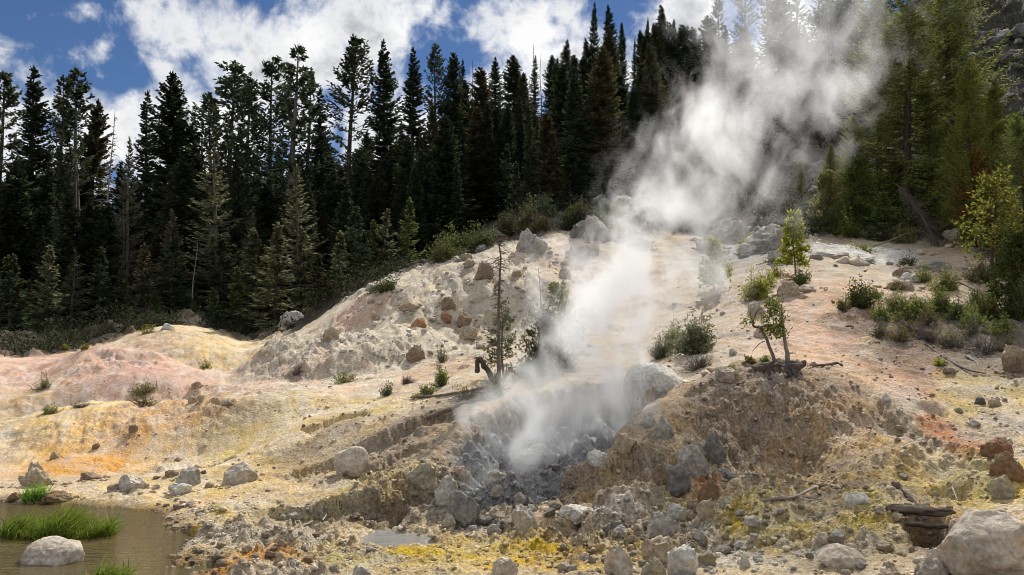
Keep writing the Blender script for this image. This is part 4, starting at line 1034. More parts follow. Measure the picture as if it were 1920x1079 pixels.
def tree(k, var, u, v, d, label, group=None, wide=1.0, mat=None, cat='tree', name=None):
    """u, v is the tip of the tree, d its distance ahead"""
    X, Y, Z = at(u, v, d); g = g1(X, Y) - .15; s = (Z - g) / HOF[k]; wide = wide * {'pale': 1.3, 'young': 1.35}.get(k, 1)
    nm = name or {'fir': 'fir_tree', 'fir_broad': 'fir_tree', 'spire': 'fir_tree', 'pine': 'pine_tree', 'pine_thin': 'pine_tree', 'pale': 'fir_tree', 'young': 'young_fir', 'green': 'fir_tree'}[k]
    t, c = tree_mesh(k, var % 3, mat); rz = RNG.uniform(0, 6.28)
    e = obj(nm, None, None, (X, Y, g), (0, 0, rz), (s * wide, s * wide, s)); tag(e, label, cat, group)
    obj('trunk', t, e); obj('crown', c, e)
    return e


FOREST = 'dark conifers of the far forest wall'
T = [
    # kind, variant, tip u, tip v, distance, width, label
    ('pine', 0, 2, 132, 52, 1.1, 'dark pine cut off by the left border, first of the skyline'),
    ('fir', 0, 66, 122, 56, 1.0, 'tall dense dark fir rising near the left border, second of the skyline'),
    ('pine', 1, 114, 142, 60, .9, 'slim topped pine just right of the tall fir near the left border'),
    ('pine_thin', 2, 152, 130, 58, 1.1, 'narrow pine with a dense dark tip left of the bleached snag'),
    ('fir_broad', 1, 182, 186, 62, .8, 'broad dull conifer rising behind the bleached snag'),
    ('pale', 0, 246, 256, 50, .62, 'pale hanging limbed fir with grey lower branches right of the bleached snag'),
    ('fir', 1, 226, 300, 61, 1.1, 'dark fir filling the gap behind the bleached snag'),
    ('fir_broad', 2, 252, 330, 63, 1.0, 'dark fir low behind the pale hanging limbed fir'),
    ('spire', 1, 279, 168, 60, 1.1, 'dark fir shouldering the left side of the broadest fir'),
    ('fir_broad', 0, 322, 134, 58, 1.0, 'broadest dark fir with a stepped cone on the left skyline'),
    ('spire', 2, 362, 205, 62, 1.0, 'short dark fir on the right flank of the broadest fir'),
    ('pine', 2, 398, 178, 60, 1.0, 'bushy pine left of the big limbed pine under the cloud'),
    ('pine', 0, 440, 117, 58, 1.25, 'big limbed open pine against the grey of the cloud'),
    ('pine_thin', 0, 474, 148, 62, 1.2, 'slender pine between the big limbed pine and a rounded fir'),
    ('pine', 1, 510, 114, 61, 1.05, 'round topped pine left of the tallest open pine'),
    ('pine_thin', 1, 553, 84, 58, 1.3, 'tallest open pine on the left skyline with its trunk bare against cloud'),
    ('pine_thin', 2, 577, 134, 60, 1.1, 'thin pine close on the right of the tallest open pine'),
    ('spire', 0, 606, 164, 60, 1.1, 'dark narrow fir right of the tallest open pine'),
    ('pine', 2, 662, 73, 60, 1.1, 'tall ragged pine at the edge of the white cloud'),
    ('fir', 1, 722, 74, 60, .9, 'tall fir with tiered limbs right of the tall ragged pine'),
    ('fir', 2, 773, 88, 60, .95, 'pointed spire fir in the blue gap of the skyline'),
    ('pine', 0, 819, 86, 62, .9, 'dark pine left of the two headed dense fir'),
    ('fir_broad', 2, 848, 98, 62, .85, 'dense wide shouldered fir left of the thin bare snags'),
    ('spire', 0, 866, 112, 64, .9, 'dense fir leaning on the wide shouldered fir'),
    ('spire', 1, 921, 172, 72, .8, 'short fir right of the pair of bare snags'),
    ('spire', 2, 936, 170, 74, .8, 'thin fir left of the blunt dark fir'),
    ('fir_broad', 1, 969, 114, 70, .72, 'blunt dark fir standing alone above the middle skyline'),
    ('spire', 0, 1041, 128, 72, .8, 'pointed small fir between the grey snags and the cloud'),
    ('pine_thin', 1, 1072, 104, 70, 1.0, 'thin airy pine before the white cloud left of the tallest fir'),
    ('fir', 0, 1115, 2, 68, .85, 'tallest dark fir right of the clouds, its tip at the upper border'),
    ('spire', 1, 1140, 78, 70, .9, 'short fir tucked behind the tallest fir'),
    ('fir_broad', 0, 1166, 42, 68, .75, 'thick dark fir right of the tallest fir'),
    ('spire', 2, 1190, 70, 70, .9, 'narrow fir between the thick fir and the fir trio'),
    ('fir', 1, 1215, 32, 68, .8, 'left tree of the fir trio by the steam'),
    ('fir', 2, 1243, 14, 68, .8, 'tall middle tree of the fir trio by the steam'),
    ('fir_broad', 2, 1264, 36, 69, .7, 'right tree of the fir trio, half behind the steam'),
    ('spire', 0, 1290, 120, 72, .9, 'small fir at the ridge end beside the steam'),
    ('pine', 0, 1345, -8, 66, .8, 'greyed pine seen through the left of the steam top'),
    ('pine_thin', 1, 1393, -60, 64, 1.0, 'tall veiled pine with bare trunk in the steam'),
    ('pine_thin', 2, 1440, -80, 62, 1.0, 'second veiled pine in the middle of the steam top'),
    ('pine_thin', 0, 1490, -70, 62, .9, 'veiled thin pine left of the blue gap in the steam'),
    ('pine_thin', 1, 1530, -90, 60, .9, 'bare trunked pine standing in the blue gap over the steam'),
    ('pine_thin', 2, 1552, -60, 62, 1.0, 'pine with grey trunk right of the blue gap over the steam'),
    ('pine', 1, 1590, -110, 60, 1.0, 'dark tall pine at the right border of the steam'),
    ('fir', 0, 1640, -120, 56, 1.1, 'very dark fir behind the green right hand fir'),
    # in front of the forest wall
    ('pale', 1, 409, 268, 47, 1.05, 'tall pale grey green fir standing before the forest wall'),
    ('pale', 2, 560, 308, 46, .95, 'pale sunlit fir with sparse level limbs before the forest'),
    ('pale', 0, 326, 392, 46, 1.1, 'dim round fir left of the tall pale grey green fir'),
    ('pale', 1, 140, 468, 44, 1.1, 'small pale fir at the left foot of the forest'),
    ('pale', 2, 472, 398, 48, .9, 'mid sized dim fir between the two tall pale firs'),
    ('pale', 0, 512, 436, 47, .8, 'narrow dim fir left of the pale sunlit fir'),
    ('young', 0, 446, 500, 42, .95, 'bright young fir left of the two at the forest foot'),
    ('young', 1, 499, 464, 42, .85, 'taller bright young fir at the forest foot behind the saddle'),
    ('young', 2, 400, 540, 42, 1.1, 'squat bright young fir left of the saddle'),
    ('young', 0, 20, 480, 44, 1.1, 'young fir near the left border before the forest'),
    ('young', 1, 362, 560, 42, 1.1, 'small green fir beside the thin snag at the forest foot'),
    ('young', 2, 735, 496, 44, 1.1, 'bright little fir right of the hill shoulder'),
    ('young', 0, 752, 512, 44, 1.0, 'little fir pressed against the bright little one on the shoulder'),
    ('young', 1, 616, 560, 42, 1.2, 'low green fir at the foot of the hill near the grey boulder'),
    ('young', 2, 330, 575, 43, 1.2, 'low fir right of the yellow bush behind the mound'),
    ('young', 0, 195, 540, 45, 1.2, 'young dim fir behind the yellow bushes at the forest foot'),
    ('young', 1, 870, 470, 44, 1.0, 'dark little fir on the bank behind the dead sapling'),
    ('fir', 1, 700, 330, 52, .8, 'browned mid storey fir inside the forest shade, left one'),
    ('fir', 2, 810, 185, 58, .8, 'brownish lit fir between the dark spires in the middle'),
    ('young', 2, 60, 560, 43, 1.2, 'low fir at the forest foot over the dune crest near the left border'),
    ('pale', 0, 205, 430, 47, .9, 'dim mid sized fir under the bleached snag'),
    ('pale', 2, 640, 420, 48, .9, 'dim fir above the shoulder of the pale hill'),
    ('young', 1, 290, 545, 43, 1.2, 'small fir behind the sandy mound'),
    ('young', 0, 565, 545, 42, 1.2, 'small fir behind the grey boulder at the forest edge'),
    ('young', 2, 245, 560, 44, 1.1, 'small fir behind the yellow green bush on the mound crest'),
    ('young', 1, 120, 570, 44, 1.1, 'small fir behind the low yellow bushes'),
    ('young', 0, 665, 525, 42, 1.1, 'small fir over the left flank of the pale hill'),
    # right hand side
    ('green', 0, 1700, -90, 36, 1.25, 'huge sunlit green fir filling the right side'),
    ('green', 1, 1775, -120, 38, 1.2, 'tall green fir just right of the huge sunlit fir'),
    ('green', 2, 1640, -20, 40, 1.1, 'dim green fir left of the huge sunlit fir'),
    ('green', 0, 1555, 270, 38, 1.25, 'mid green fir half veiled by the right of the steam'),
    ('green', 1, 1600, 215, 37, 1.2, 'dark green fir between steam and huge sunlit fir'),
    ('green', 2, 1500, 300, 42, 1.0, 'thin green fir dim within the steam edge'),
    ('green', 1, 1815, 105, 30, .95, 'yellow green fir with rusty lower needles at the right'),
    ('green', 2, 1862, 150, 31, 1.1, 'yellow green bushy fir right of the rusty needled fir'),
    ('green', 0, 1910, 210, 27, 1.1, 'green fir cut off by the right border'),
    ('green', 2, 1985, -150, 50, .9, 'darkest tree filling the top right corner'),
    ('green', 2, 1960, 100, 36, 1.0, 'green fir standing past the right border'),
    ('green', 0, 1738, 150, 36, 1.2, 'shorter green fir between the two tallest on the right'),
    ('green', 2, 1800, 220, 33, 1.1, 'dark green fir low behind the rusty needled fir'),
    ('young', 0, 1655, 360, 34, 1.3, 'bright low fir under the huge sunlit fir'),
    ('young', 1, 1730, 385, 34, 1.2, 'small green fir behind the grey dead conifer top'),
]
for (k, vr, u, v, d, wd, lab) in T:
    mt = {'browned mid storey fir inside the forest shade, left one': 'needle_brown', 'brownish lit fir between the dark spires in the middle': 'needle_brown', 'broad dull conifer rising behind the bleached snag': 'needle_brown',
          'yellow green fir with rusty lower needles at the right': 'leaf_autumn', 'yellow green bushy fir right of the rusty needled fir': 'leaf_autumn', 'darkest tree filling the top right corner': 'needle', 'dark fir on the talus at the top right corner': 'needle', 'very dark fir behind the green right hand fir': 'needle'}.get(lab)
    tree(k, vr, u, v, d, lab, FOREST if d > 50 and u < 1640 else 'firs in front of the forest and on the right hillside', wd * (.74 if 930 < u < 1300 else 1), mt)

rf = np.random.RandomState(5)
SKY_U = [-400, 0, 120, 230, 320, 440, 550, 650, 780, 880, 980, 1100, 1200, 1290, 1420, 1560, 1700, 2300]
SKY_V = [260, 290, 250, 400, 270, 280, 280, 270, 230, 250, 230, 190, 150, 200, 90, 60, -50, -100]
ROWS = [  # how many, bearing span, distance span, tip height below the skyline
    (80, -380, 880, 60, 72, 10, 120, 'in the middle rows of the shaded forest left of the bare snags'), (40, -380, 900, 74, 96, 10, 140, 'in the back rows of the shaded forest left of the bare snags'), (60, -300, 900, 46, 56, 120, 300, 'low in the front rows of the shaded forest left of the bare snags'),
    (26, 330, 760, 62, 72, -20, 60, 'between the tall pines under the big cloud'), (14, 60, 330, 62, 72, 20, 100, 'between the firs near the bleached snag'), (30, -380, 880, 50, 58, 0, 90, 'in the second row of the shaded forest left of the bare snags'), (30, 900, 1320, 60, 70, 60, 170, 'on the ridge right of the bare snags'), (26, 760, 1300, 46, 60, 900, 901, 'on the shaded slope below the bare snags and the ridge'), (26, 1290, 1640, 52, 70, 60, 230, 'behind the upper steam')]
for (cnt, u0, u1, d0, d1, a0, a1, where) in ROWS:
    for i in range(cnt):
        u = u0 + (u1 - u0) * (i + rf.rand()) / cnt; d = rf.uniform(d0, d1); v = np.interp(u, SKY_U, SKY_V) + rf.uniform(a0, a1)
        k = ('fir', 'spire', 'fir_broad', 'fir_broad', 'fir')[rf.randint(5)]
        X, Y, Z = at(u, v, d); g = g1(X, Y)
        if Z - g < 5 and d > 68: continue
        if Z - g < 5: v = H / 2 + 100 - (g + rf.uniform(5, 9) - HC) / d * F
        tree(k, rf.randint(3), u, v, d, 'dark conifer ' + where, 'conifers ' + where, rf.uniform(.95, 1.35), 'needle_brown' if rf.rand() < .2 else None)
for i in range(34):                                                 # low firs along the forest foot
    u = -120 + 900 * (i + rf.rand()) / 34; d = np.interp(u, EDGE_U, EDGE_R) + rf.uniform(3, 9); X = at(u, 0, d)[0]; g = g1(X, d); hgt = rf.uniform(1.6, 5.5)
    t_, c_ = tree_mesh('young', i % 3, (None, 'needle', 'needle_pale', 'needle_brown')[rf.randint(4)])
    e = obj('young_fir', None, None, (X, d, g - .1), (0, 0, rf.uniform(0, 6)), (hgt / 5 * rf.uniform(1, 1.5),) * 2 + (hgt / 5,))
    tag(e, 'low bushy fir along the shaded foot of the forest wall', 'tree', 'low firs along the forest foot'); obj('trunk', t_, e); obj('crown', c_, e)
for i in range(26):                                                 # small dark understory firs on the shaded slope
    u, v0 = rf.uniform(560, 1280), 0; d = rf.uniform(46, 62); X = at(u, 0, d)[0]; g = g1(X, d); hgt = rf.uniform(2.2, 5)
    zc = g + hgt; vv = 0
    e_u, e_v = u, None
    t_, c_ = tree_mesh('young', i % 3, 'needle')
    e = obj('young_fir', None, None, (X, d, g - .1), (0, 0, rf.uniform(0, 6)), (hgt / 5,) * 3)
    tag(e, 'small dark fir in the undergrowth of the shaded gully slope', 'tree', 'small firs on the gully slope'); obj('trunk', t_, e); obj('crown', c_, e)


def snag(h, seed, stubs=40, L=.08, r0=.010, bend=0.0, twiggy=0, dz=-.1, lo=.25):
    r = np.random.RandomState(seed); zz = np.linspace(0, h, 14); t = zz / h
    x = bend * h * t ** 3 + .01 * h * np.sin(t * 7 + seed); y = .008 * h * np.sin(t * 5 + seed)
    P_ = np.stack([x, y, zz], 1); parts = [tube(P_, h * r0 * (1 - .9 * t) + .004, 7)]
    z = r.uniform(lo * h, h * .97, stubs); a = r.uniform(0, 6.28, stubs); l = h * L * r.uniform(.3, 1.2, stubs) * (1.15 - z / h)
    o = np.stack([np.interp(z, zz, x), np.interp(z, zz, y), z], 1); d = np.stack([np.cos(a), np.sin(a), r.uniform(dz - .3, dz + .3, stubs)], 1)
    e = o + d * l[:, None]; m = o + d * (l * .5)[:, None] + np.array([0, 0, 1]) * (l * .1)[:, None]
    rr = .0016 * h + .002
    limbs = [sticks(o, m, rr, rr * .7), sticks(m, e, rr * .7, rr * .25)]
    for _ in range(twiggy):
        s = r.rand(stubs, 1) * .7 + .3; q = o + (e - o) * s; dd = d + r.randn(stubs, 3) * .6
        limbs.append(sticks(q, q + dd * (l * .45)[:, None], rr * .5, rr * .2))
    return parts[0], merge(limbs)


def place_snag(u, v, d, label, seed, mat='snag', base=None, wide=1.0, group='bare dead trees', rot=(0, 0, 0), **kw):
    X, Y, Z = at(u, v, d); X0 = X if base is None else at(base, v, d)[0]; g = g1(X0, Y) - .1; h = Z - g
    tr, br = snag(h, seed, **kw)
    e = obj('dead_tree', mesh('dead_tree', *merge([tr, br]), M[mat], True), None, (X0, Y, g), rot, (wide, wide, 1))
    return tag(e, label, 'dead tree', group)


place_snag(212, 205, 51, 'bleached snag with bare limbs at its top on the left skyline', 1, stubs=70, L=.10, lo=.55, twiggy=1, r0=.007)
place_snag(884, 108, 62, 'left thin bare snag of the pair against the blue sky', 2, 'twig', stubs=50, L=.035, r0=.007)
place_snag(889, 138, 63, 'right shorter snag of the bare pair against the blue sky', 3, 'twig', stubs=40, L=.035, r0=.007)
place_snag(918, 143, 74, 'lone thin snag in the sky gap right of the bare pair', 4, 'twig', stubs=20, L=.03, r0=.006)
place_snag(1002, 80, 70, 'tall grey snag with short limbs by the middle cloud', 5, 'twig', stubs=120, L=.05, r0=.008, twiggy=1)
place_snag(1014, 100, 71, 'grey snag just right of the tall one by the middle cloud', 6, 'twig', stubs=90, L=.045, r0=.007)
place_snag(992, 150, 71, 'short broken snag left of the tall grey snag', 7, 'twig', stubs=40, L=.04, r0=.008)
place_snag(362, 455, 43, 'thin silver snag leaning at the foot of the forest', 8, stubs=30, L=.05, rot=(0, .05, 0))
place_snag(142, 330, 49, 'pale bare trunk standing in the left of the forest', 9, stubs=20, L=.03, r0=.007)
place_snag(232, 380, 48, 'grey trunk with hanging dead twigs below the hanging limbed fir', 10, 'twig', stubs=110, L=.22, lo=.1, dz=-.7, r0=.006)
for i, (u, v, d) in enumerate(((1455, 250, 50), (1400, 120, 62), (1480, 60, 60), (1548, 20, 60))):
    place_snag(u, v, d, 'bare grey trunk veiled by the steam, %s' % ('lowest and thickest', 'leftmost', 'between two veiled pines', 'beside the blue gap')[i], 20 + i, 'twig', stubs=25, L=.04, r0=.009)
place_snag(1760, 200, 43, 'grey bare trunk between the right hand firs', 30, 'snag', stubs=60, L=.05)


# saplings on the pit rim
def dead_sapling():
    x, y, z = spot(936, 722); h = at(925, 410, y)[2] - z
    zz = np.linspace(0, 1, 30); bx = .05 * zz - .03 * np.sin(zz * 3.1) - .085 * np.clip(zz - .78, 0, 1) ** 1.2 * 9; P_ = np.stack([bx * h * .5, .02 * np.sin(zz * 5), zz * h], 1)
    P_[-4:, 2] -= np.array([0, .01, .03, .05]) * h * .6
    r = np.random.RandomState(3); n = 150; s = r.uniform(.22, .97, n); a = r.uniform(0, 6.28, n); l = np.where(s > .7, .30, .22) * r.uniform(.3, 1.1, n) * h * .28
    o = np.stack([np.interp(s, zz, P_[:, k]) for k in range(3)], 1); d = np.stack([np.cos(a), np.sin(a), r.uniform(-.6, .1, n)], 1); e_ = o + d * l[:, None]; m = o + d * (l * .55)[:, None] + np.array([0, 0, .12]) * l[:, None]
    tw = [sticks(o, m, .009, .007), sticks(m, e_, .007, .003)]
    for _ in range(2):
        q = o + (e_ - o) * r.uniform(.3, .9, (n, 1)); tw.append(sticks(q, q + (d + r.randn(n, 3) * .6) * (l * .4)[:, None], .005, .002))
    t = obj('dead_sapling', None, None, (x, y, z - .05)); tag(t, 'tall thin dead sapling with a hooked tip on the pit rim', 'dead tree', None)
    obj('trunk', mesh('trunk', *tube(P_, .036 * (1 - zz) ** 1.2 + .013, 8), M['bark_pale'], True), t); obj('branches', mesh('branches', *merge(tw), M['twig']), t)


dead_sapling()


def sapling(u, v0, vt, lean, label, mat, seed, leafmat, n=60, lo=.1, hi=.95, spread=.2, leaf=.07, bare_top=.0, name='sapling', r0=.016, trunkmat='bark_pale', k=14):
    """a slight trunk with open limbs carrying clumps of needles"""
    x, y, z = spot(u, v0); h = at(u, vt, y)[2] - z; r = np.random.RandomState(seed)
    zz = np.linspace(0, 1, 16); P_ = np.stack([lean * h * zz + .015 * h * np.sin(zz * 6 + seed), .01 * h * np.sin(zz * 5), zz * h], 1)
    s = r.uniform(lo, hi, n); a = r.uniform(0, 6.28, n); l = spread * h * (1.12 - s) * r.uniform(.45, 1.15, n) + .04 * h
    o = np.stack([np.interp(s, zz, P_[:, q]) for q in range(3)], 1); d = np.stack([np.cos(a), np.sin(a), r.uniform(.0, .6, n)], 1); e_ = o + d * l[:, None]
    limbs = [tube(P_, h * r0 * (1 - .85 * zz), 7), sticks(o, e_, .004 * h * .6 + .002, .002)]
    Vs = []
    for i in range(k):
        q = o + (e_ - o) * (r.beta(2.2, 1, (n, 1))) + r.randn(n, 3) * .03 * h * spread * 2; keep = s < 1 - bare_top
        dd = d * .8 + r.randn(n, 3) * .7 + np.array([0, 0, .3])
        for _ in range(3): Vs.append(diamonds(q[keep], (dd + r.randn(n, 3) * .4)[keep], leaf * r.uniform(.7, 1.4, keep.sum()), leaf * .38, r))
    t = obj(name, None, None, (x, y, z - .03)); tag(t, label, 'tree', None)
    obj('trunk', mesh('trunk', *merge(limbs), M[trunkmat], True), t); obj('crown', mesh('crown', *merge(Vs), M[leafmat]), t)
    return t


sapling(945, 705, 560, -.05, 'short leafy sapling leaning behind the dead sapling', None, 41, 'leaf_sage', 46, .05, .95, .28, .075)
sapling(1012, 690, 500, 0, 'bare topped thin sapling on the pit rim', None, 42, 'leaf_sage', 60, .05, .55, .20, .075, bare_top=.45, r0=.014)
sapling(1050, 680, 528, .0, 'bushy sapling with clumped needles left of the steam', None, 43, 'leaf_olive', 80, .08, .97, .26, .08, k=18)
sapling(1032, 690, 590, -.1, 'low leafy sapling between the bare topped and bushy ones', None, 44, 'leaf_sage', 60, .05, .95, .35, .075)
sapling(1490, 515, 398, .0, 'slim yellow green sapling over the slope beside the steam', None, 45, 'leaf_yellow', 70, .1, .97, .22, .13, k=12)
sapling(1338, 545, 448, .0, 'yellow sapling veiled inside the steam', None, 46, 'leaf_yellow', 60, .1, .97, .25, .13, k=12)
sapling(1868, 590, 330, .0, 'tall leafy sapling with a bare lower trunk at the right', None, 47, 'leaf_autumn', 95, .38, .99, .36, .10, k=11, trunkmat='bark', r0=.017)
sapling(1840, 470, 285, .0, 'orange leaved small tree behind the tall leafy sapling', None, 48, 'leaf_orange', 90, .25, .98, .30, .13, k=14)
sapling(1912, 600, 440, .05, 'dark dense small tree at the right border', None, 49, 'leaf_dark', 110, .05, .98, .42, .11, k=18)
sapling(1690, 425, 300, .0, 'green young tree under the huge sunlit fir', None, 50, 'leaf_green', 90, .08, .98, .34, .15, k=14)
sapling(1610, 420, 290, .0, 'olive young tree between steam and sunlit fir', None, 51, 'leaf_green', 90, .08, .98, .3, .14, k=14)
sapling(1550, 425, 320, .0, 'young tree half veiled on the right of the steam', None, 52, 'leaf_olive', 90, .08, .98, .3, .14, k=14)


def shrub(u, v, wpx, hpx, leafmat, label, seed, n=36, leaf=None, k=12, group=None, bare=.3, name='shrub', cat='shrub', stemmat='twig', depth=.8):
    x, y, z = spot(u, v); s = y / F; w, h = wpx * s / 2, hpx * s; r = np.random.RandomState(seed)
    a = r.uniform(0, 6.28, n); q = np.sqrt(r.rand(n)); lob = .62 + .38 * np.sin(a * 2 + seed) * np.cos(a * 3 + seed * 2)
    top = np.stack([np.cos(a) * q * w * lob * 1.2, np.sin(a) * q * w * depth * lob * 1.2, h * (r.uniform(.3, 1.08, n) ** 1.2) * np.sqrt(1 - .7 * q * q) * (.75 + .35 * np.sin(a * 3 + seed))], 1)
    b = top * np.array([.25, .25, 0]); bw = b + (x, y, 0)
    b[:, 2] = gz(bw[:, 0], bw[:, 1]) - z - .02; tg = gz(top[:, 0] + x, top[:, 1] + y) - z; top[:, 2] += np.clip(tg, -.3 * h, .6 * h)
    mid = (b + top) / 2 + r.randn(n, 3) * .06 * w
    st = [sticks(b, mid, .004 + .008 * h, .004 + .004 * h), sticks(mid, top, .003 + .004 * h, .002)]
    leaf = leaf or max(.05, .06 * (h + w) / 1.2); Vs = []
    for _ in range(k):
        m = r.uniform(bare, 1.03, (n, 1)); p = np.where(m < .5, b + (mid - b) * m * 2, mid + (top - mid) * (m - .5) * 2) + r.randn(n, 3) * .09 * (w + h) * .5
        for _ in range(2): Vs.append(diamonds(p, r.randn(n, 3) + np.array([0, 0, .7]), leaf * r.uniform(.6, 1.3, n), leaf * .42, r))
    t = obj(name, None, None, (x, y, z)); tag(t, label, cat, group)
    obj('stems', mesh('stems', *merge(st), M[stemmat], True), t)
    if k: obj('foliage', mesh('foliage', *merge(Vs), M[leafmat]), t)
    return t


SHRUBS = [
    (276, 626, 44, 20, 'leaf_yellow', 'yellow green bush behind the crest of the sandy mound'),
    (92, 655, 36, 13, 'leaf_yellow', 'low yellow bush on the far dune crest, left one'), (121, 655, 24, 13, 'leaf_yellow', 'low yellow bush on the far dune crest, right one'), (160, 655, 24, 9, 'leaf_yellow', 'smallest yellow bush on the far dune crest'),
    (84, 730, 50, 38, 'leaf_olive', 'thin twiggy bush on the pink dune'), (385, 690, 44, 20, 'leaf_olive', 'olive bush in the hollow under the sandy mound'),
    (266, 742, 66, 28, 'leaf_olive', 'pale olive bush above the grey dead mat on the dune'), (92, 777, 44, 24, 'leaf_olive', 'olive tuft bush at the left end of the dead mat on the dune'),
    (645, 718, 58, 25, 'leaf_olive', 'round olive bush on the orange flat'), (728, 742, 42, 26, 'leaf_sage', 'small sage bush left of the bright green bush'),
    (800, 742, 54, 24, 'leaf_olive', 'spreading olive bush under the bright green bush'), (827, 724, 42, 44, 'leaf_green', 'bright green upright bush on the flat before the hill'),
    (1308, 660, 112, 88, 'leaf_sage', 'large grey green bush in the right edge of the steam'), (1238, 672, 56, 50, 'leaf_sage', 'grey bush veiled deep in the steam'), (1262, 650, 60, 50, 'leaf_olive', 'olive bush veiled left of the large grey green bush'),
    (1365, 698, 32, 11, 'leaf_green', 'tiny green tuft left of the gnarled stump'), (1404, 682, 26, 12, 'leaf_olive', 'tiny olive tuft behind the gnarled stump'), (1437, 683, 30, 14, 'leaf_green', 'green tuft touching the gnarled stump'),
    (1420, 560, 72, 62, 'leaf_yellow', 'yellow green bush beside the steam over the sandy slope'), (1500, 535, 58, 40, 'leaf_green', 'green bush at the foot of the slim yellow green sapling'), (1455, 520, 40, 30, 'leaf_yellow', 'small yellow bush behind the tan boulder'),
    (1612, 578, 82, 62, 'leaf_dark', 'dark green bush on the bank of the sandy slope'), (1650, 600, 50, 40, 'leaf_green', 'green bush right of the dark green bush on the bank'), (1718, 598, 90, 50, 'leaf_green', 'wide green bush in the middle of the right bank'), (1765, 585, 70, 54, 'leaf_green', 'bright green bush left of the tall leafy sapling'),
    (1690, 640, 80, 40, 'leaf_olive', 'olive dead looking bush drooping down the right bank'), (1830, 580, 60, 66, 'leaf_sage', 'grey twiggy bush left of the tall leafy sapling'), (1905, 600, 70, 100, 'leaf_dark', 'dark large bush at the right border'), (1820, 610, 70, 40, 'leaf_green', 'bright bush at the foot of the tall leafy sapling'), (1880, 630, 70, 36, 'leaf_green', 'low green bush right of the tall leafy sapling foot'),
    (1765, 685, 36, 12, 'leaf_yellow', 'yellow tuft on the brown right bank'), (1620, 480, 80, 30, 'leaf_green', 'green bush growing between the two pale slabs'), (1700, 500, 50, 30, 'leaf_green', 'green bush right of the broad pale slab'), (1680, 545, 50, 26, 'leaf_olive', 'olive bush below the white stone'),
    (1560, 432, 90, 50, 'leaf_dark', 'dark shrub at the foot of the trees behind the long slab'), (1480, 440, 70, 40, 'leaf_sage', 'grey shrub in the steam edge behind the slim sapling'), (1640, 420, 80, 50, 'leaf_green', 'green shrub beneath the huge sunlit fir'), (1790, 430, 100, 46, 'leaf_green', 'green shrub under the dark right hand firs'), (1740, 420, 70, 40, 'leaf_green', 'green shrub behind the grey dead conifer top'), (1870, 420, 80, 60, 'leaf_autumn', 'yellow shrub behind the tall leafy sapling'),
    (1000, 705, 130, 46, 'leaf_sage', 'wide grey green thicket under the rim saplings'), (1060, 690, 60, 40, 'leaf_sage', 'grey thicket at the edge of the steam'), (930, 740, 60, 40, 'leaf_olive', 'scrubby bush around the foot of the dead sapling'),
    (830, 680, 36, 44, 'leaf_sage', 'grey twiggy bush behind the bright green bush'), (1350, 520, 60, 50, 'leaf_yellow', 'yellow bush veiled at the foot of the steam sapling'),
    (1580, 585, 40, 34, 'leaf_olive', 'small olive bush at the left end of the right bank thicket'), (1680, 585, 70, 44, 'leaf_olive', 'olive bush behind the wide green bush of the right bank'), (1740, 610, 60, 40, 'leaf_olive', 'scrubby olive bush hanging below the wide green bush'), (1795, 600, 64, 44, 'leaf_dark', 'dark bush in the gap left of the tall leafy sapling'),
    (1850, 600, 80, 60, 'leaf_green', 'tall green bush around the trunk of the tall leafy sapling'), (1775, 545, 70, 50, 'leaf_olive', 'olive bush up the bank behind the thicket'), (1640, 560, 40, 30, 'leaf_green', 'small green bush above the dark green bush on the bank'), (1730, 530, 60, 34, 'leaf_green', 'green bush right of the white stone'), (1840, 530, 80, 50, 'leaf_olive', 'olive shrub behind the tall leafy sapling trunk'), (1890, 520, 70, 60, 'leaf_dark', 'dark shrub up the bank at the right border'),
    (1590, 440, 90, 44, 'leaf_green', 'green shrub above the long pale slab'), (1700, 455, 80, 40, 'leaf_olive', 'olive shrub at the base of the grey dead conifer top'), (1830, 455, 90, 60, 'leaf_green', 'green shrub beside the tan ledge rock'), (1400, 470, 50, 40, 'leaf_yellow', 'yellow bush left of the slim sapling, veiled'), (1440, 540, 50, 34, 'leaf_yellow', 'yellow bush between the tan boulder and the steam'),
]
for i, (u, v, w, h, m, lab) in enumerate(SHRUBS):
    big = w * h; n = int(np.clip(big / 40, 22, 110)); sparse = 'twiggy' in lab or 'drooping' in lab
    shrub(u, v, w, h, m, lab, 60 + i, n=n, k=4 if sparse else 14, leaf=None if not sparse else .05, group='shrubs')
rs_ = np.random.RandomState(77)
for i in range(22):                                                 # scrub filling the gully behind the crest of the pale hill
    u = rs_.uniform(690, 1290); d = np.interp(u, EDGE_U, EDGE_R) + rs_.uniform(1.5, 9); X = at(u, 0, d)[0]; g = g1(X, d); yv = CP * (g - HC) - SP * d; dv = SP * (g - HC) + CP * d; v = H / 2 - F * yv / dv
    shrub(u, v + 2, rs_.uniform(50, 110), rs_.uniform(30, 62), ('leaf_dark', 'needle_brown', 'needle_young', 'needle')[rs_.randint(4)], 'dark scrub in the shaded gully behind the crest of the pale hill', 300 + i, n=70, k=12, group='scrub in the gully')
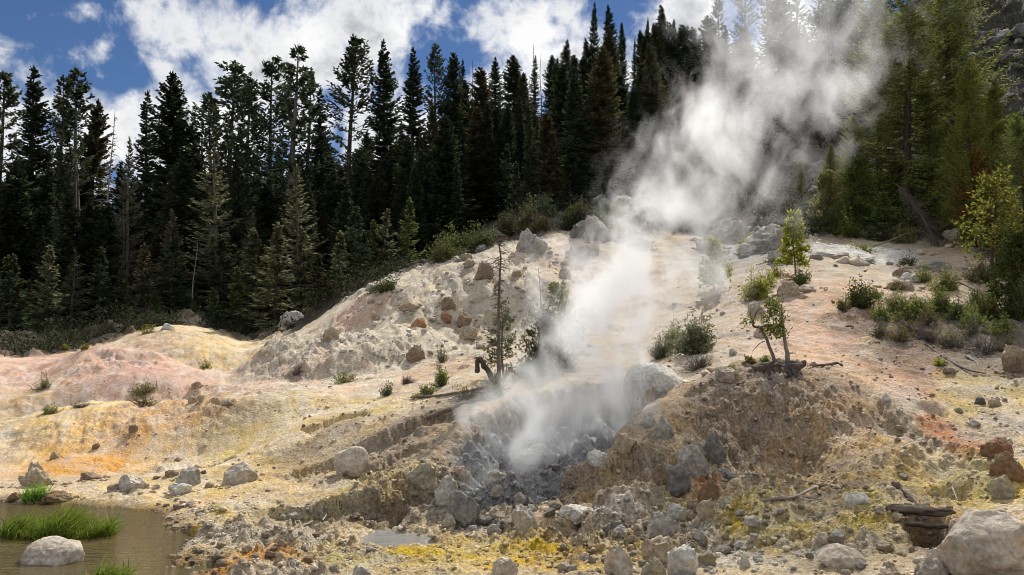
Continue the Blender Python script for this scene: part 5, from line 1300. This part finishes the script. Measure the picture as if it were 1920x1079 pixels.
for i, (u, v, w, h, lab) in enumerate(((270, 757, 78, 20, 'grey mat of dead twigs below the pale olive bush'), (150, 765, 70, 14, 'flat mat of dead grey twigs on the pink dune'), (762, 720, 40, 24, 'reddish bare twiggy bush on the orange flat'), (870, 748, 90, 34, 'grey scrubby mat left of the dead sapling foot'), (560, 700, 40, 10, 'dead scrub on the low knoll'),
                                         (1310, 690, 90, 36, 'bare grey brush beside the white boulder'), (1740, 640, 100, 50, 'bare brown brush hanging on the right bank'), (1850, 660, 120, 40, 'dead brush on the brown bank at the right'), (1650, 628, 70, 34, 'brown brush under the green bushes at the top of the sandy slope'), (1700, 622, 80, 40, 'brown brush below the wide green bush'), (1780, 650, 110, 50, 'tangled brown brush in the middle of the right bank'), (1820, 630, 90, 44, 'brown brush below the tall leafy sapling'), (1890, 660, 70, 50, 'brown brush beside the dark brown boulder'))):
    shrub(u, v, w, h, 'leaf_olive', lab, 160 + i, n=120, k=1 if i in (0, 3) or i > 7 else 0, group='dead brush', name='dead_brush', cat='dead brush')


# ground cover of the forest floor
def build_undergrowth():
    r = np.random.RandomState(9); n = 70000
    th = r.uniform(-.62, .62, n); lg = np.log(r.uniform(35, 80, n)); X, Y = np.sin(th) * np.exp(lg), np.cos(th) * np.exp(lg)
    f = bilin(tha, lga, forest, th, lg); cl = fbm(X * .35, Y * .35, 3, 151); bare = bilin(tha, lga, COL[..., 0], th, lg)
    k = (f > .6) & (cl > .02) & (bare < .15); X, Y, cl = X[k], Y[k], cl[k]; Z = gz(X, Y); n = len(X)
    hgt = (.25 + 3.6 * np.clip(cl, 0, 1) * r.rand(n) * smooth(0, 7, np.hypot(X, Y) - np.interp(960 + F * X / Y, EDGE_U, EDGE_R))); P_ = np.stack([X, Y, Z + hgt * r.rand(n)], 1); Vs = []
    for _ in range(6): Vs.append(diamonds(P_ + r.randn(n, 3) * .22, r.randn(n, 3) + np.array([0, 0, .5]), r.uniform(.10, .24, n), .065, r))
    kind(obj('undergrowth', mesh('undergrowth', *merge(Vs), leaf_mat('undergrowth_leaves', (.050, .056, .030), .6, .35))), 'stuff')


build_undergrowth()


# grass tufts in the creek
def grass(u, v, wpx, hpx, n, label, seed, dep=.45):
    x, y, z = spot(u, v); 
    if z < -.02: x, y, z = x * HC / (HC - z), y * HC / (HC - z), 0.0
    s = y / F; w, h = wpx * s / 2, hpx * s; r = np.random.RandomState(seed)
    a = r.uniform(0, 6.28, n); q = np.sqrt(r.rand(n)); b = np.stack([np.cos(a) * q * w, np.sin(a) * q * w * dep, np.zeros(n)], 1)
    b[:, 2] = np.clip(gz(b[:, 0] + x, b[:, 1] + y) - z, -.05, .06) - .01
    l = h * r.uniform(.6, 1.7, n) * (1 - .35 * q * q) * (1 + .35 * np.sin(b[:, 0] / w * 7 + seed)); d = np.stack([r.randn(n) * .30 + .25, r.randn(n) * .3 - .05, np.ones(n)], 1); d2 = d + np.stack([r.randn(n) * .5 + .35, r.randn(n) * .4 - .1, -.45 * np.ones(n)], 1)
    d, d2 = unit(d), unit(d2); sd = unit(np.cross(d, np.stack([r.randn(n), r.randn(n), np.zeros(n)], 1) + 1e-3)); wd = r.uniform(.0035, .0075, n)[:, None]
    p1 = b + d * l[:, None] * .55; p2 = p1 + d2 * l[:, None] * .5
    V = np.stack([b - sd * wd, b + sd * wd, p1 + sd * wd * .9, p1 - sd * wd * .9, p2], 1).reshape(-1, 3); i = np.arange(n)[:, None] * 5
    me = mesh('grass_tuft', V, [i + np.array([[0, 1, 2, 3]]), i + np.array([[3, 2, 4]])], M['grass'])
    tag(obj('grass_tuft', me, None, (x, y, z)), label, 'grass', 'grass tufts in the creek')


grass(106, 1003, 205, 42, 3400, 'largest lush grass tuft spreading in the creek behind the pale boulder', 1)
grass(64, 938, 46, 26, 420, 'small grass tuft at the waterline among reddish rocks', 2)
grass(203, 1092, 74, 36, 700, 'grass tuft in the creek at the lower border right of the pale boulder', 3)


# ------------------------------------------------------------------ logs, roots, gnarled stump
def ground_path(pts, lift=.03):
    out = []
    for u, v in pts:
        x, y, z = spot(u, v); out.append((x, y, z + lift))
    return np.array(out)


def smooth_path(P_, m=8):
    n = len(P_); t = np.linspace(0, n - 1, (n - 1) * m + 1); i = np.clip(t.astype(int), 0, n - 2); f = (t - i)[:, None]
    g = np.gradient(P_, axis=0); p0, p1, m0, m1 = P_[i], P_[i + 1], g[i], g[i + 1]
    return (2 * f ** 3 - 3 * f ** 2 + 1) * p0 + (f ** 3 - 2 * f ** 2 + f) * m0 + (-2 * f ** 3 + 3 * f ** 2) * p1 + (f ** 3 - f ** 2) * m1


def limb(P_, r0, r1, seed, sides=14, rough=.42):
    """a weathered, grooved wooden limb along a path, ends broken to a ragged point"""
    Q = smooth_path(np.asarray(P_, float), 12); n = len(Q); t = np.linspace(0, 1, n); rad = (r0 + (r1 - r0) * t)
    wob = np.stack([perlin(t * 9 + seed, t * 0 + k, seed % 40) for k in range(3)], 1) * rad[:, None] * .4; Q = Q + wob * smooth(0, .1, t)[:, None]
    rad = rad * (1 + rough * .45 * perlin(t * 7 + seed, t * 0 + 7, 3)); rad[0] *= .4; rad[-1] *= .25; rad[-2] *= .7
    V, Fc = tube(Q, rad, sides); c = np.repeat(Q, sides, 0); th = np.tile(np.arange(sides), n) / sides * 2 * np.pi
    g = .5 * np.abs(perlin(np.cos(th) * 2.2 + seed, np.sin(th) * 2.2 + np.repeat(t, sides) * 2.5, 5)) + .35 * perlin(np.cos(th) * 4 + 9, np.sin(th) * 4 + np.repeat(t, sides) * 6 + seed, 6)
    V = c + (V - c) * (1 + rough * 1.6 * (g - .12))[:, None]
    return V, Fc


def log(pts, r0, r1, mat, label, seed, name='log', cat='log', lift=None, branches=()):
    P_ = ground_path(pts, r0 * .5 if lift is None else lift); x, y, z = P_[0]
    parts = [limb(P_ - P_[0], r0, r1, seed)]
    for (pp, a, b) in branches: Q = ground_path(pp, r0 * .6); parts.append(limb(Q - P_[0], a, b, seed + 1))
    tag(obj(name, mesh(name, *merge(parts), M[mat], True), None, (x, y, z)), label, cat, 'fallen wood')


log([(1662, 962), (1792, 970)], .055, .045, 'old_log', 'dark half buried log bridging the hollow by the big boulder', 1, lift=.03)
log([(1684, 972), (1780, 981)], .026, .03, 'old_log', 'second dark log lower in the hollow under the first', 2, lift=-.06)
log([(1672, 908), (1700, 935), (1728, 962)], .025, .028, 'charred', 'dark stick slanting down the yellow mound to the hollow log', 3)
log([(1395, 948), (1450, 942), (1490, 937), (1528, 916), (1550, 912), (1578, 918)], .016, .02, 'snag', 'grey crooked root lying across the yellow mound', 4, 'root', 'root', branches=[([(1490, 937), (1515, 935), (1540, 940)], .014, .006)])
log([(1520, 686), (1545, 686), (1568, 682), (1580, 688)], .018, .03, 'charred', 'dark twisted branch on the crest right of the gnarled stump', 5, 'branch', 'branch')
log([(1780, 905), (1786, 922), (1795, 940)], .012, .008, 'snag', 'thin pale stick at the hole below the olive knob', 6, 'stick', 'stick')
log([(605, 985), (612, 975), (609, 950)], .012, .006, 'snag', 'small pale twig standing at the left bank foot', 7, 'twig', 'twig', lift=.05)
log([(560, 990), (590, 982), (620, 972)], .014, .01, 'snag', 'pale twig lying at the foot of the left bank', 8, 'twig', 'twig')
log([(1640, 452), (1670, 446), (1690, 440), (1697, 425)], .10, .05, 'charred', 'dark fallen log with upturned end above the broad pale slab', 9, branches=[([(1690, 440), (1660, 430), (1620, 410), (1570, 415)], .05, .012)])
log([(1620, 480), (1660, 465), (1720, 448), (1745, 455)], .03, .015, 'snag', 'thin grey pole lying over the broad pale slab', 10, 'pole', 'fallen pole', lift=.2)
log([(1742, 560), (1780, 540), (1830, 560), (1880, 600)], .03, .012, 'charred', 'dark crooked branch across the right bank', 11, 'branch', 'branch', lift=.2)
log([(1690, 600), (1740, 650), (1800, 690), (1850, 705)], .03, .012, 'twig', 'long bare branch fallen down the brown right bank', 12, 'branch', 'branch')
log([(1660, 630), (1700, 640), (1740, 632)], .02, .01, 'twig', 'bare branch at the edge of the sandy slope under the bushes', 13, 'branch', 'branch')
log([(1810, 668), (1830, 680), (1835, 695)], .02, .01, 'snag', 'bleached bit of wood on the brown right bank', 14, 'stick', 'stick')
log([(870, 350), (893, 338), (905, 335)], .16, .12, 'snag', 'fallen pale log on the shaded forest slope, left one', 15, lift=.3)
log([(955, 360), (962, 352), (972, 344)], .16, .14, 'snag', 'fallen pale log on the shaded forest slope, right one', 16, lift=.3)
log([(1130, 1045), (1180, 1058), (1240, 1070)], .008, .006, 'snag', 'thin stick lying before the near heap of stones', 17, 'stick', 'stick')
log([(800, 790), (850, 770), (900, 752), (960, 730)], .05, .02, 'twig', 'exposed root running along the pit rim', 18, 'root', 'root', lift=.04)
log([(770, 748), (820, 745), (880, 735), (930, 724)], .03, .02, 'twig', 'thin root leading to the dead sapling foot', 19, 'root', 'root', lift=.02)


def gnarled_stump():
    x, y, z = spot(1462, 692); s = y / F
    def p(u, v, dy=0): q = at(u, v, y + dy); return (q[0] - x, q[1] - y, q[2] - z)
    t = obj('stump', None, None, (x, y, z)); tag(t, 'gnarled grey stump with two stems on the mound crest', 'stump', None)
    root = [limb([p(1382, 706, -.1), p(1415, 700, -.1), p(1450, 692, 0), p(1480, 694, .05)], .04, .15, 2, rough=.6), limb([p(1415, 700, -.15), p(1445, 690, -.15), p(1478, 692, -.15), p(1500, 687, -.1), p(1509, 678)], .12, .04, 3, rough=.6),
            limb([p(1440, 706, -.15), p(1470, 700, -.2), p(1498, 692, -.1)], .11, .07, 4, rough=.7), limb([p(1440, 694, .0), p(1470, 686, .1), p(1500, 690, .2)], .14, .09, 5, rough=.7), limb([p(1460, 690), p(1464, 680), p(1466, 676)], .07, .02, 6), limb([p(1430, 702, -.2), p(1462, 704, -.25), p(1494, 702, -.2)], .12, .09, 8, rough=.7), limb([p(1466, 712, -.3), p(1463, 722, -.34), p(1468, 732, -.4)], .03, .012, 14)]
    obj('root_base', mesh('root_base', *merge(root), M['charred'], True), t)
    st1 = [limb([p(1456, 684), p(1446, 660), p(1434, 630), p(1424, 615), p(1413, 612), p(1414, 595), p(1424, 578)], .034, .012, 7, 7, .12), limb([p(1424, 615), p(1440, 610), p(1462, 620)], .02, .008, 9, 6), limb([p(1434, 640), p(1424, 645), p(1410, 660)], .012, .004, 10, 5), limb([p(1436, 606), p(1444, 590), p(1446, 570)], .016, .006, 11, 6)]
    st2 = [limb([p(1477, 686), p(1476, 665), p(1472, 640), p(1468, 610), p(1466, 585)], .046, .018, 12, 8, .10), limb([p(1478, 664), p(1486, 662), p(1493, 663)], .014, .006, 13, 5)]
    obj('stem', mesh('stem', *merge(st1), M['bark_pale'], True), t); obj('stem', mesh('stem', *merge(st2), M['snag'], True), t)
    r = np.random.RandomState(5); Vs = []
    for (u, v, ru, rv, n) in ((1448, 570, 14, 14, 90), (1438, 600, 18, 12, 45), (1455, 588, 18, 14, 50), (1445, 618, 20, 6, 90), (1462, 608, 8, 16, 60), (1460, 628, 14, 6, 50), (1410, 600, 6, 8, 20), (1395, 606, 5, 8, 16)):
        c = np.array([p(u + r.randn() * ru * .6, v + r.randn() * rv * .6, r.randn() * .12) for _ in range(n)])
        for _ in range(3): Vs.append(diamonds(c, r.randn(n, 3) + np.array([0, 0, .6]), r.uniform(.05, .10, n), .022, r))
    obj('foliage', mesh('foliage', *merge(Vs), M['leaf_green']), t)


gnarled_stump()


def twisted_root():
    x, y, z = spot(918, 720); s = y / F
    def p(u, v, dy=0): q = at(u, v, y + dy); return (q[0] - x, q[1] - y, q[2] - z)
    parts = [limb([p(928, 722), p(922, 708), p(912, 692), p(904, 680), p(898, 674), p(894, 690), p(896, 700)], .06, .05, 3), limb([p(905, 680), p(897, 672), p(888, 672)], .04, .01, 4), limb([p(940, 720), p(950, 700), p(962, 696), p(970, 706)], .05, .02, 5), limb([p(936, 724), p(930, 712), p(935, 700)], .06, .05, 6)]
    tag(obj('dead_root', mesh('dead_root', *merge(parts), M['charred'], True), None, (x, y, z)), 'twisted upturned dead root left of the dead sapling foot', 'root')


twisted_root()


def leaning_dead_top():
    """grey twiggy top of a dead conifer leaning over the slabs"""
    x, y, z = spot(1758, 462); tip = np.array(at(1680, 340, y + .6)) - (x, y, z); r = np.random.RandomState(6)
    zz = np.linspace(0, 1, 12)[:, None]; P_ = tip * zz + np.array([.35, 0, .9]) * (zz * (1 - zz)); n = 260
    s = r.uniform(.05, .95, n); o = np.stack([np.interp(s, zz[:, 0], P_[:, k]) for k in range(3)], 1); a = r.randn(n, 3) * .5 + np.array([.25, -.1, -.55]) - unit(tip[None])[0] * .3; l = .95 * r.uniform(.3, 1.1, n) * (1.1 - s * .75)
    e_ = o + unit(a) * l[:, None]; tw = [sticks(o, e_, .010, .003)]
    for _ in range(4):
        q = o + (e_ - o) * r.uniform(.25, .95, (n, 1)); tw.append(sticks(q, q + unit(a + r.randn(n, 3) * .7) * (l * .4)[:, None], .006, .002))
    t = obj('dead_conifer', None, None, (x, y, z - .1)); tag(t, 'grey twiggy dead conifer leaning left over the pale slabs', 'dead tree', 'bare dead trees')
    obj('trunk', mesh('trunk', *tube(P_, .055 * (1 - zz[:, 0]) + .012, 7), M['bark_pale'], True), t); obj('branches', mesh('branches', *merge(tw), M['twig']), t)


leaning_dead_top()


# ------------------------------------------------------------------ steam
PL = [  # u, v, distance ahead, radius px, strength
    (950, 930, 13.2, 80, .25), (970, 885, 13.9, 140, .55), (1015, 830, 14.7, 185, .75), (1065, 770, 15.3, 185, .75), (1095, 715, 15.6, 150, .8), (1120, 650, 15.8, 130, .9), (1150, 590, 16.0, 150, .74), (1190, 530, 16.2, 168, .70), (1245, 460, 16.4, 172, .58), (1300, 370, 16.7, 178, .48), (1370, 280, 17.0, 190, .42),
    (1430, 200, 17.3, 195, .36), (1465, 110, 17.6, 190, .22), (1490, 20, 18.0, 215, .12), (1505, -80, 18.4, 190, .10), (1520, -200, 18.8, 180, .06)]


def build_steam():
    pts = np.array([at(u, v, d) for (u, v, d, r, k) in PL]); rad = np.array([r * d / F for (u, v, d, r, k) in PL]); st = np.array([p[4] for p in PL])
    o = np.argsort(pts[:, 2]); pts, rad, st = pts[o], rad[o], st[o]; z0, z1 = pts[0, 2] - .3, pts[-1, 2]
    m = bpy.data.materials.new('steam'); m.use_nodes = True; t = m.node_tree; t.nodes.clear()
    out = t.nodes.new('ShaderNodeOutputMaterial'); tc = t.nodes.new('ShaderNodeTexCoord').outputs['Object']
    n1 = node(t, 'ShaderNodeTexNoise', {'Vector': tc, 'Scale': .55, 'Detail': 2.0})
    wv = node(t, 'ShaderNodeVectorMath', {0: n1.outputs['Color'], 1: (.5, .5, .5)}, operation='SUBTRACT')
    ws = node(t, 'ShaderNodeVectorMath', {0: wv.outputs[0]}, operation='SCALE'); ws.inputs['Scale'].default_value = 1.5
    wp = node(t, 'ShaderNodeVectorMath', {0: tc, 1: ws.outputs[0]}, operation='ADD').outputs[0]
    sep = t.nodes.new('ShaderNodeSeparateXYZ'); t.links.new(wp, sep.inputs[0]); x, y, z = (S(t, sep.outputs[i]) for i in range(3))
    def curve(vals, scale):
        n = t.nodes.new('ShaderNodeFloatCurve'); tt = z.ramp(z0, z1, 0, 1, False); t.links.new(tt.k, n.inputs['Value'])
        c = n.mapping.curves[0]; xs = (pts[:, 2] - z0) / (z1 - z0); n.mapping.use_clip = False
        c.points[0].location = (0, vals[0] / scale); c.points[1].location = (xs[-1], vals[-1] / scale)
        for a, b in zip(xs[:-1], vals[:-1]): c.points.new(a, b / scale)
        n.mapping.update(); return S(t, n.outputs[0]) * scale
    cx, cy = curve(pts[:, 0], 12.0), curve(pts[:, 1], 20.0); rr, kk = curve(rad, 4.0), curve(st, 2.0)
    dist = (((x - cx).sq() + (y - cy).sq()).sqrt()) / rr
    mp = node(t, 'ShaderNodeMapping', {'Vector': wp, 'Rotation': (0, -.55, 0), 'Scale': (1.15, 1.0, .75)})
    fb = noise(t, mp.outputs[0], 1.4, 5, .57, .3); fb2 = noise(t, mp.outputs[0], .6, 2, .5)
    den = (dist.rsub(1.0) * 1.1 + (fb - .5) * 6.6 + (fb2 - .5) * 2.6 - .30).max(0).min(1.4) * kk * dist.ramp(1.55, .95)
    pv = node(t, 'ShaderNodeVolumePrincipled', {'Color': (.955, .975, 1.0, 1), 'Density': den * 1.35, 'Anisotropy': .45})
    t.links.new(pv.outputs[0], out.inputs['Volume'])
    # the body of air the steam fills: a bent closed tube round the plume
    ex = np.concatenate([[pts[0] - (0, 0, .35)], pts, [pts[-1] + (0, 0, .2)]]); er = np.concatenate([[rad[0] * 1.2], rad * 1.55 + .15, [rad[-1] * 1.2]])
    V, Fc = tube(smooth_path(ex, 3), np.interp(np.linspace(0, 1, (len(ex) - 1) * 3 + 1), np.linspace(0, 1, len(ex)), er), 20)
    nV = len(V); V = np.concatenate([V, [ex[0], ex[-1]]]); j = np.arange(20); k = (j + 1) % 20
    cap = np.concatenate([np.stack([k, j, np.full(20, nV)], 1), np.stack([nV - 20 + j, nV - 20 + k, np.full(20, nV + 1)], 1)])
    kind(obj('steam', mesh('steam', V, [Fc, cap], m, True)), 'stuff')


build_steam()
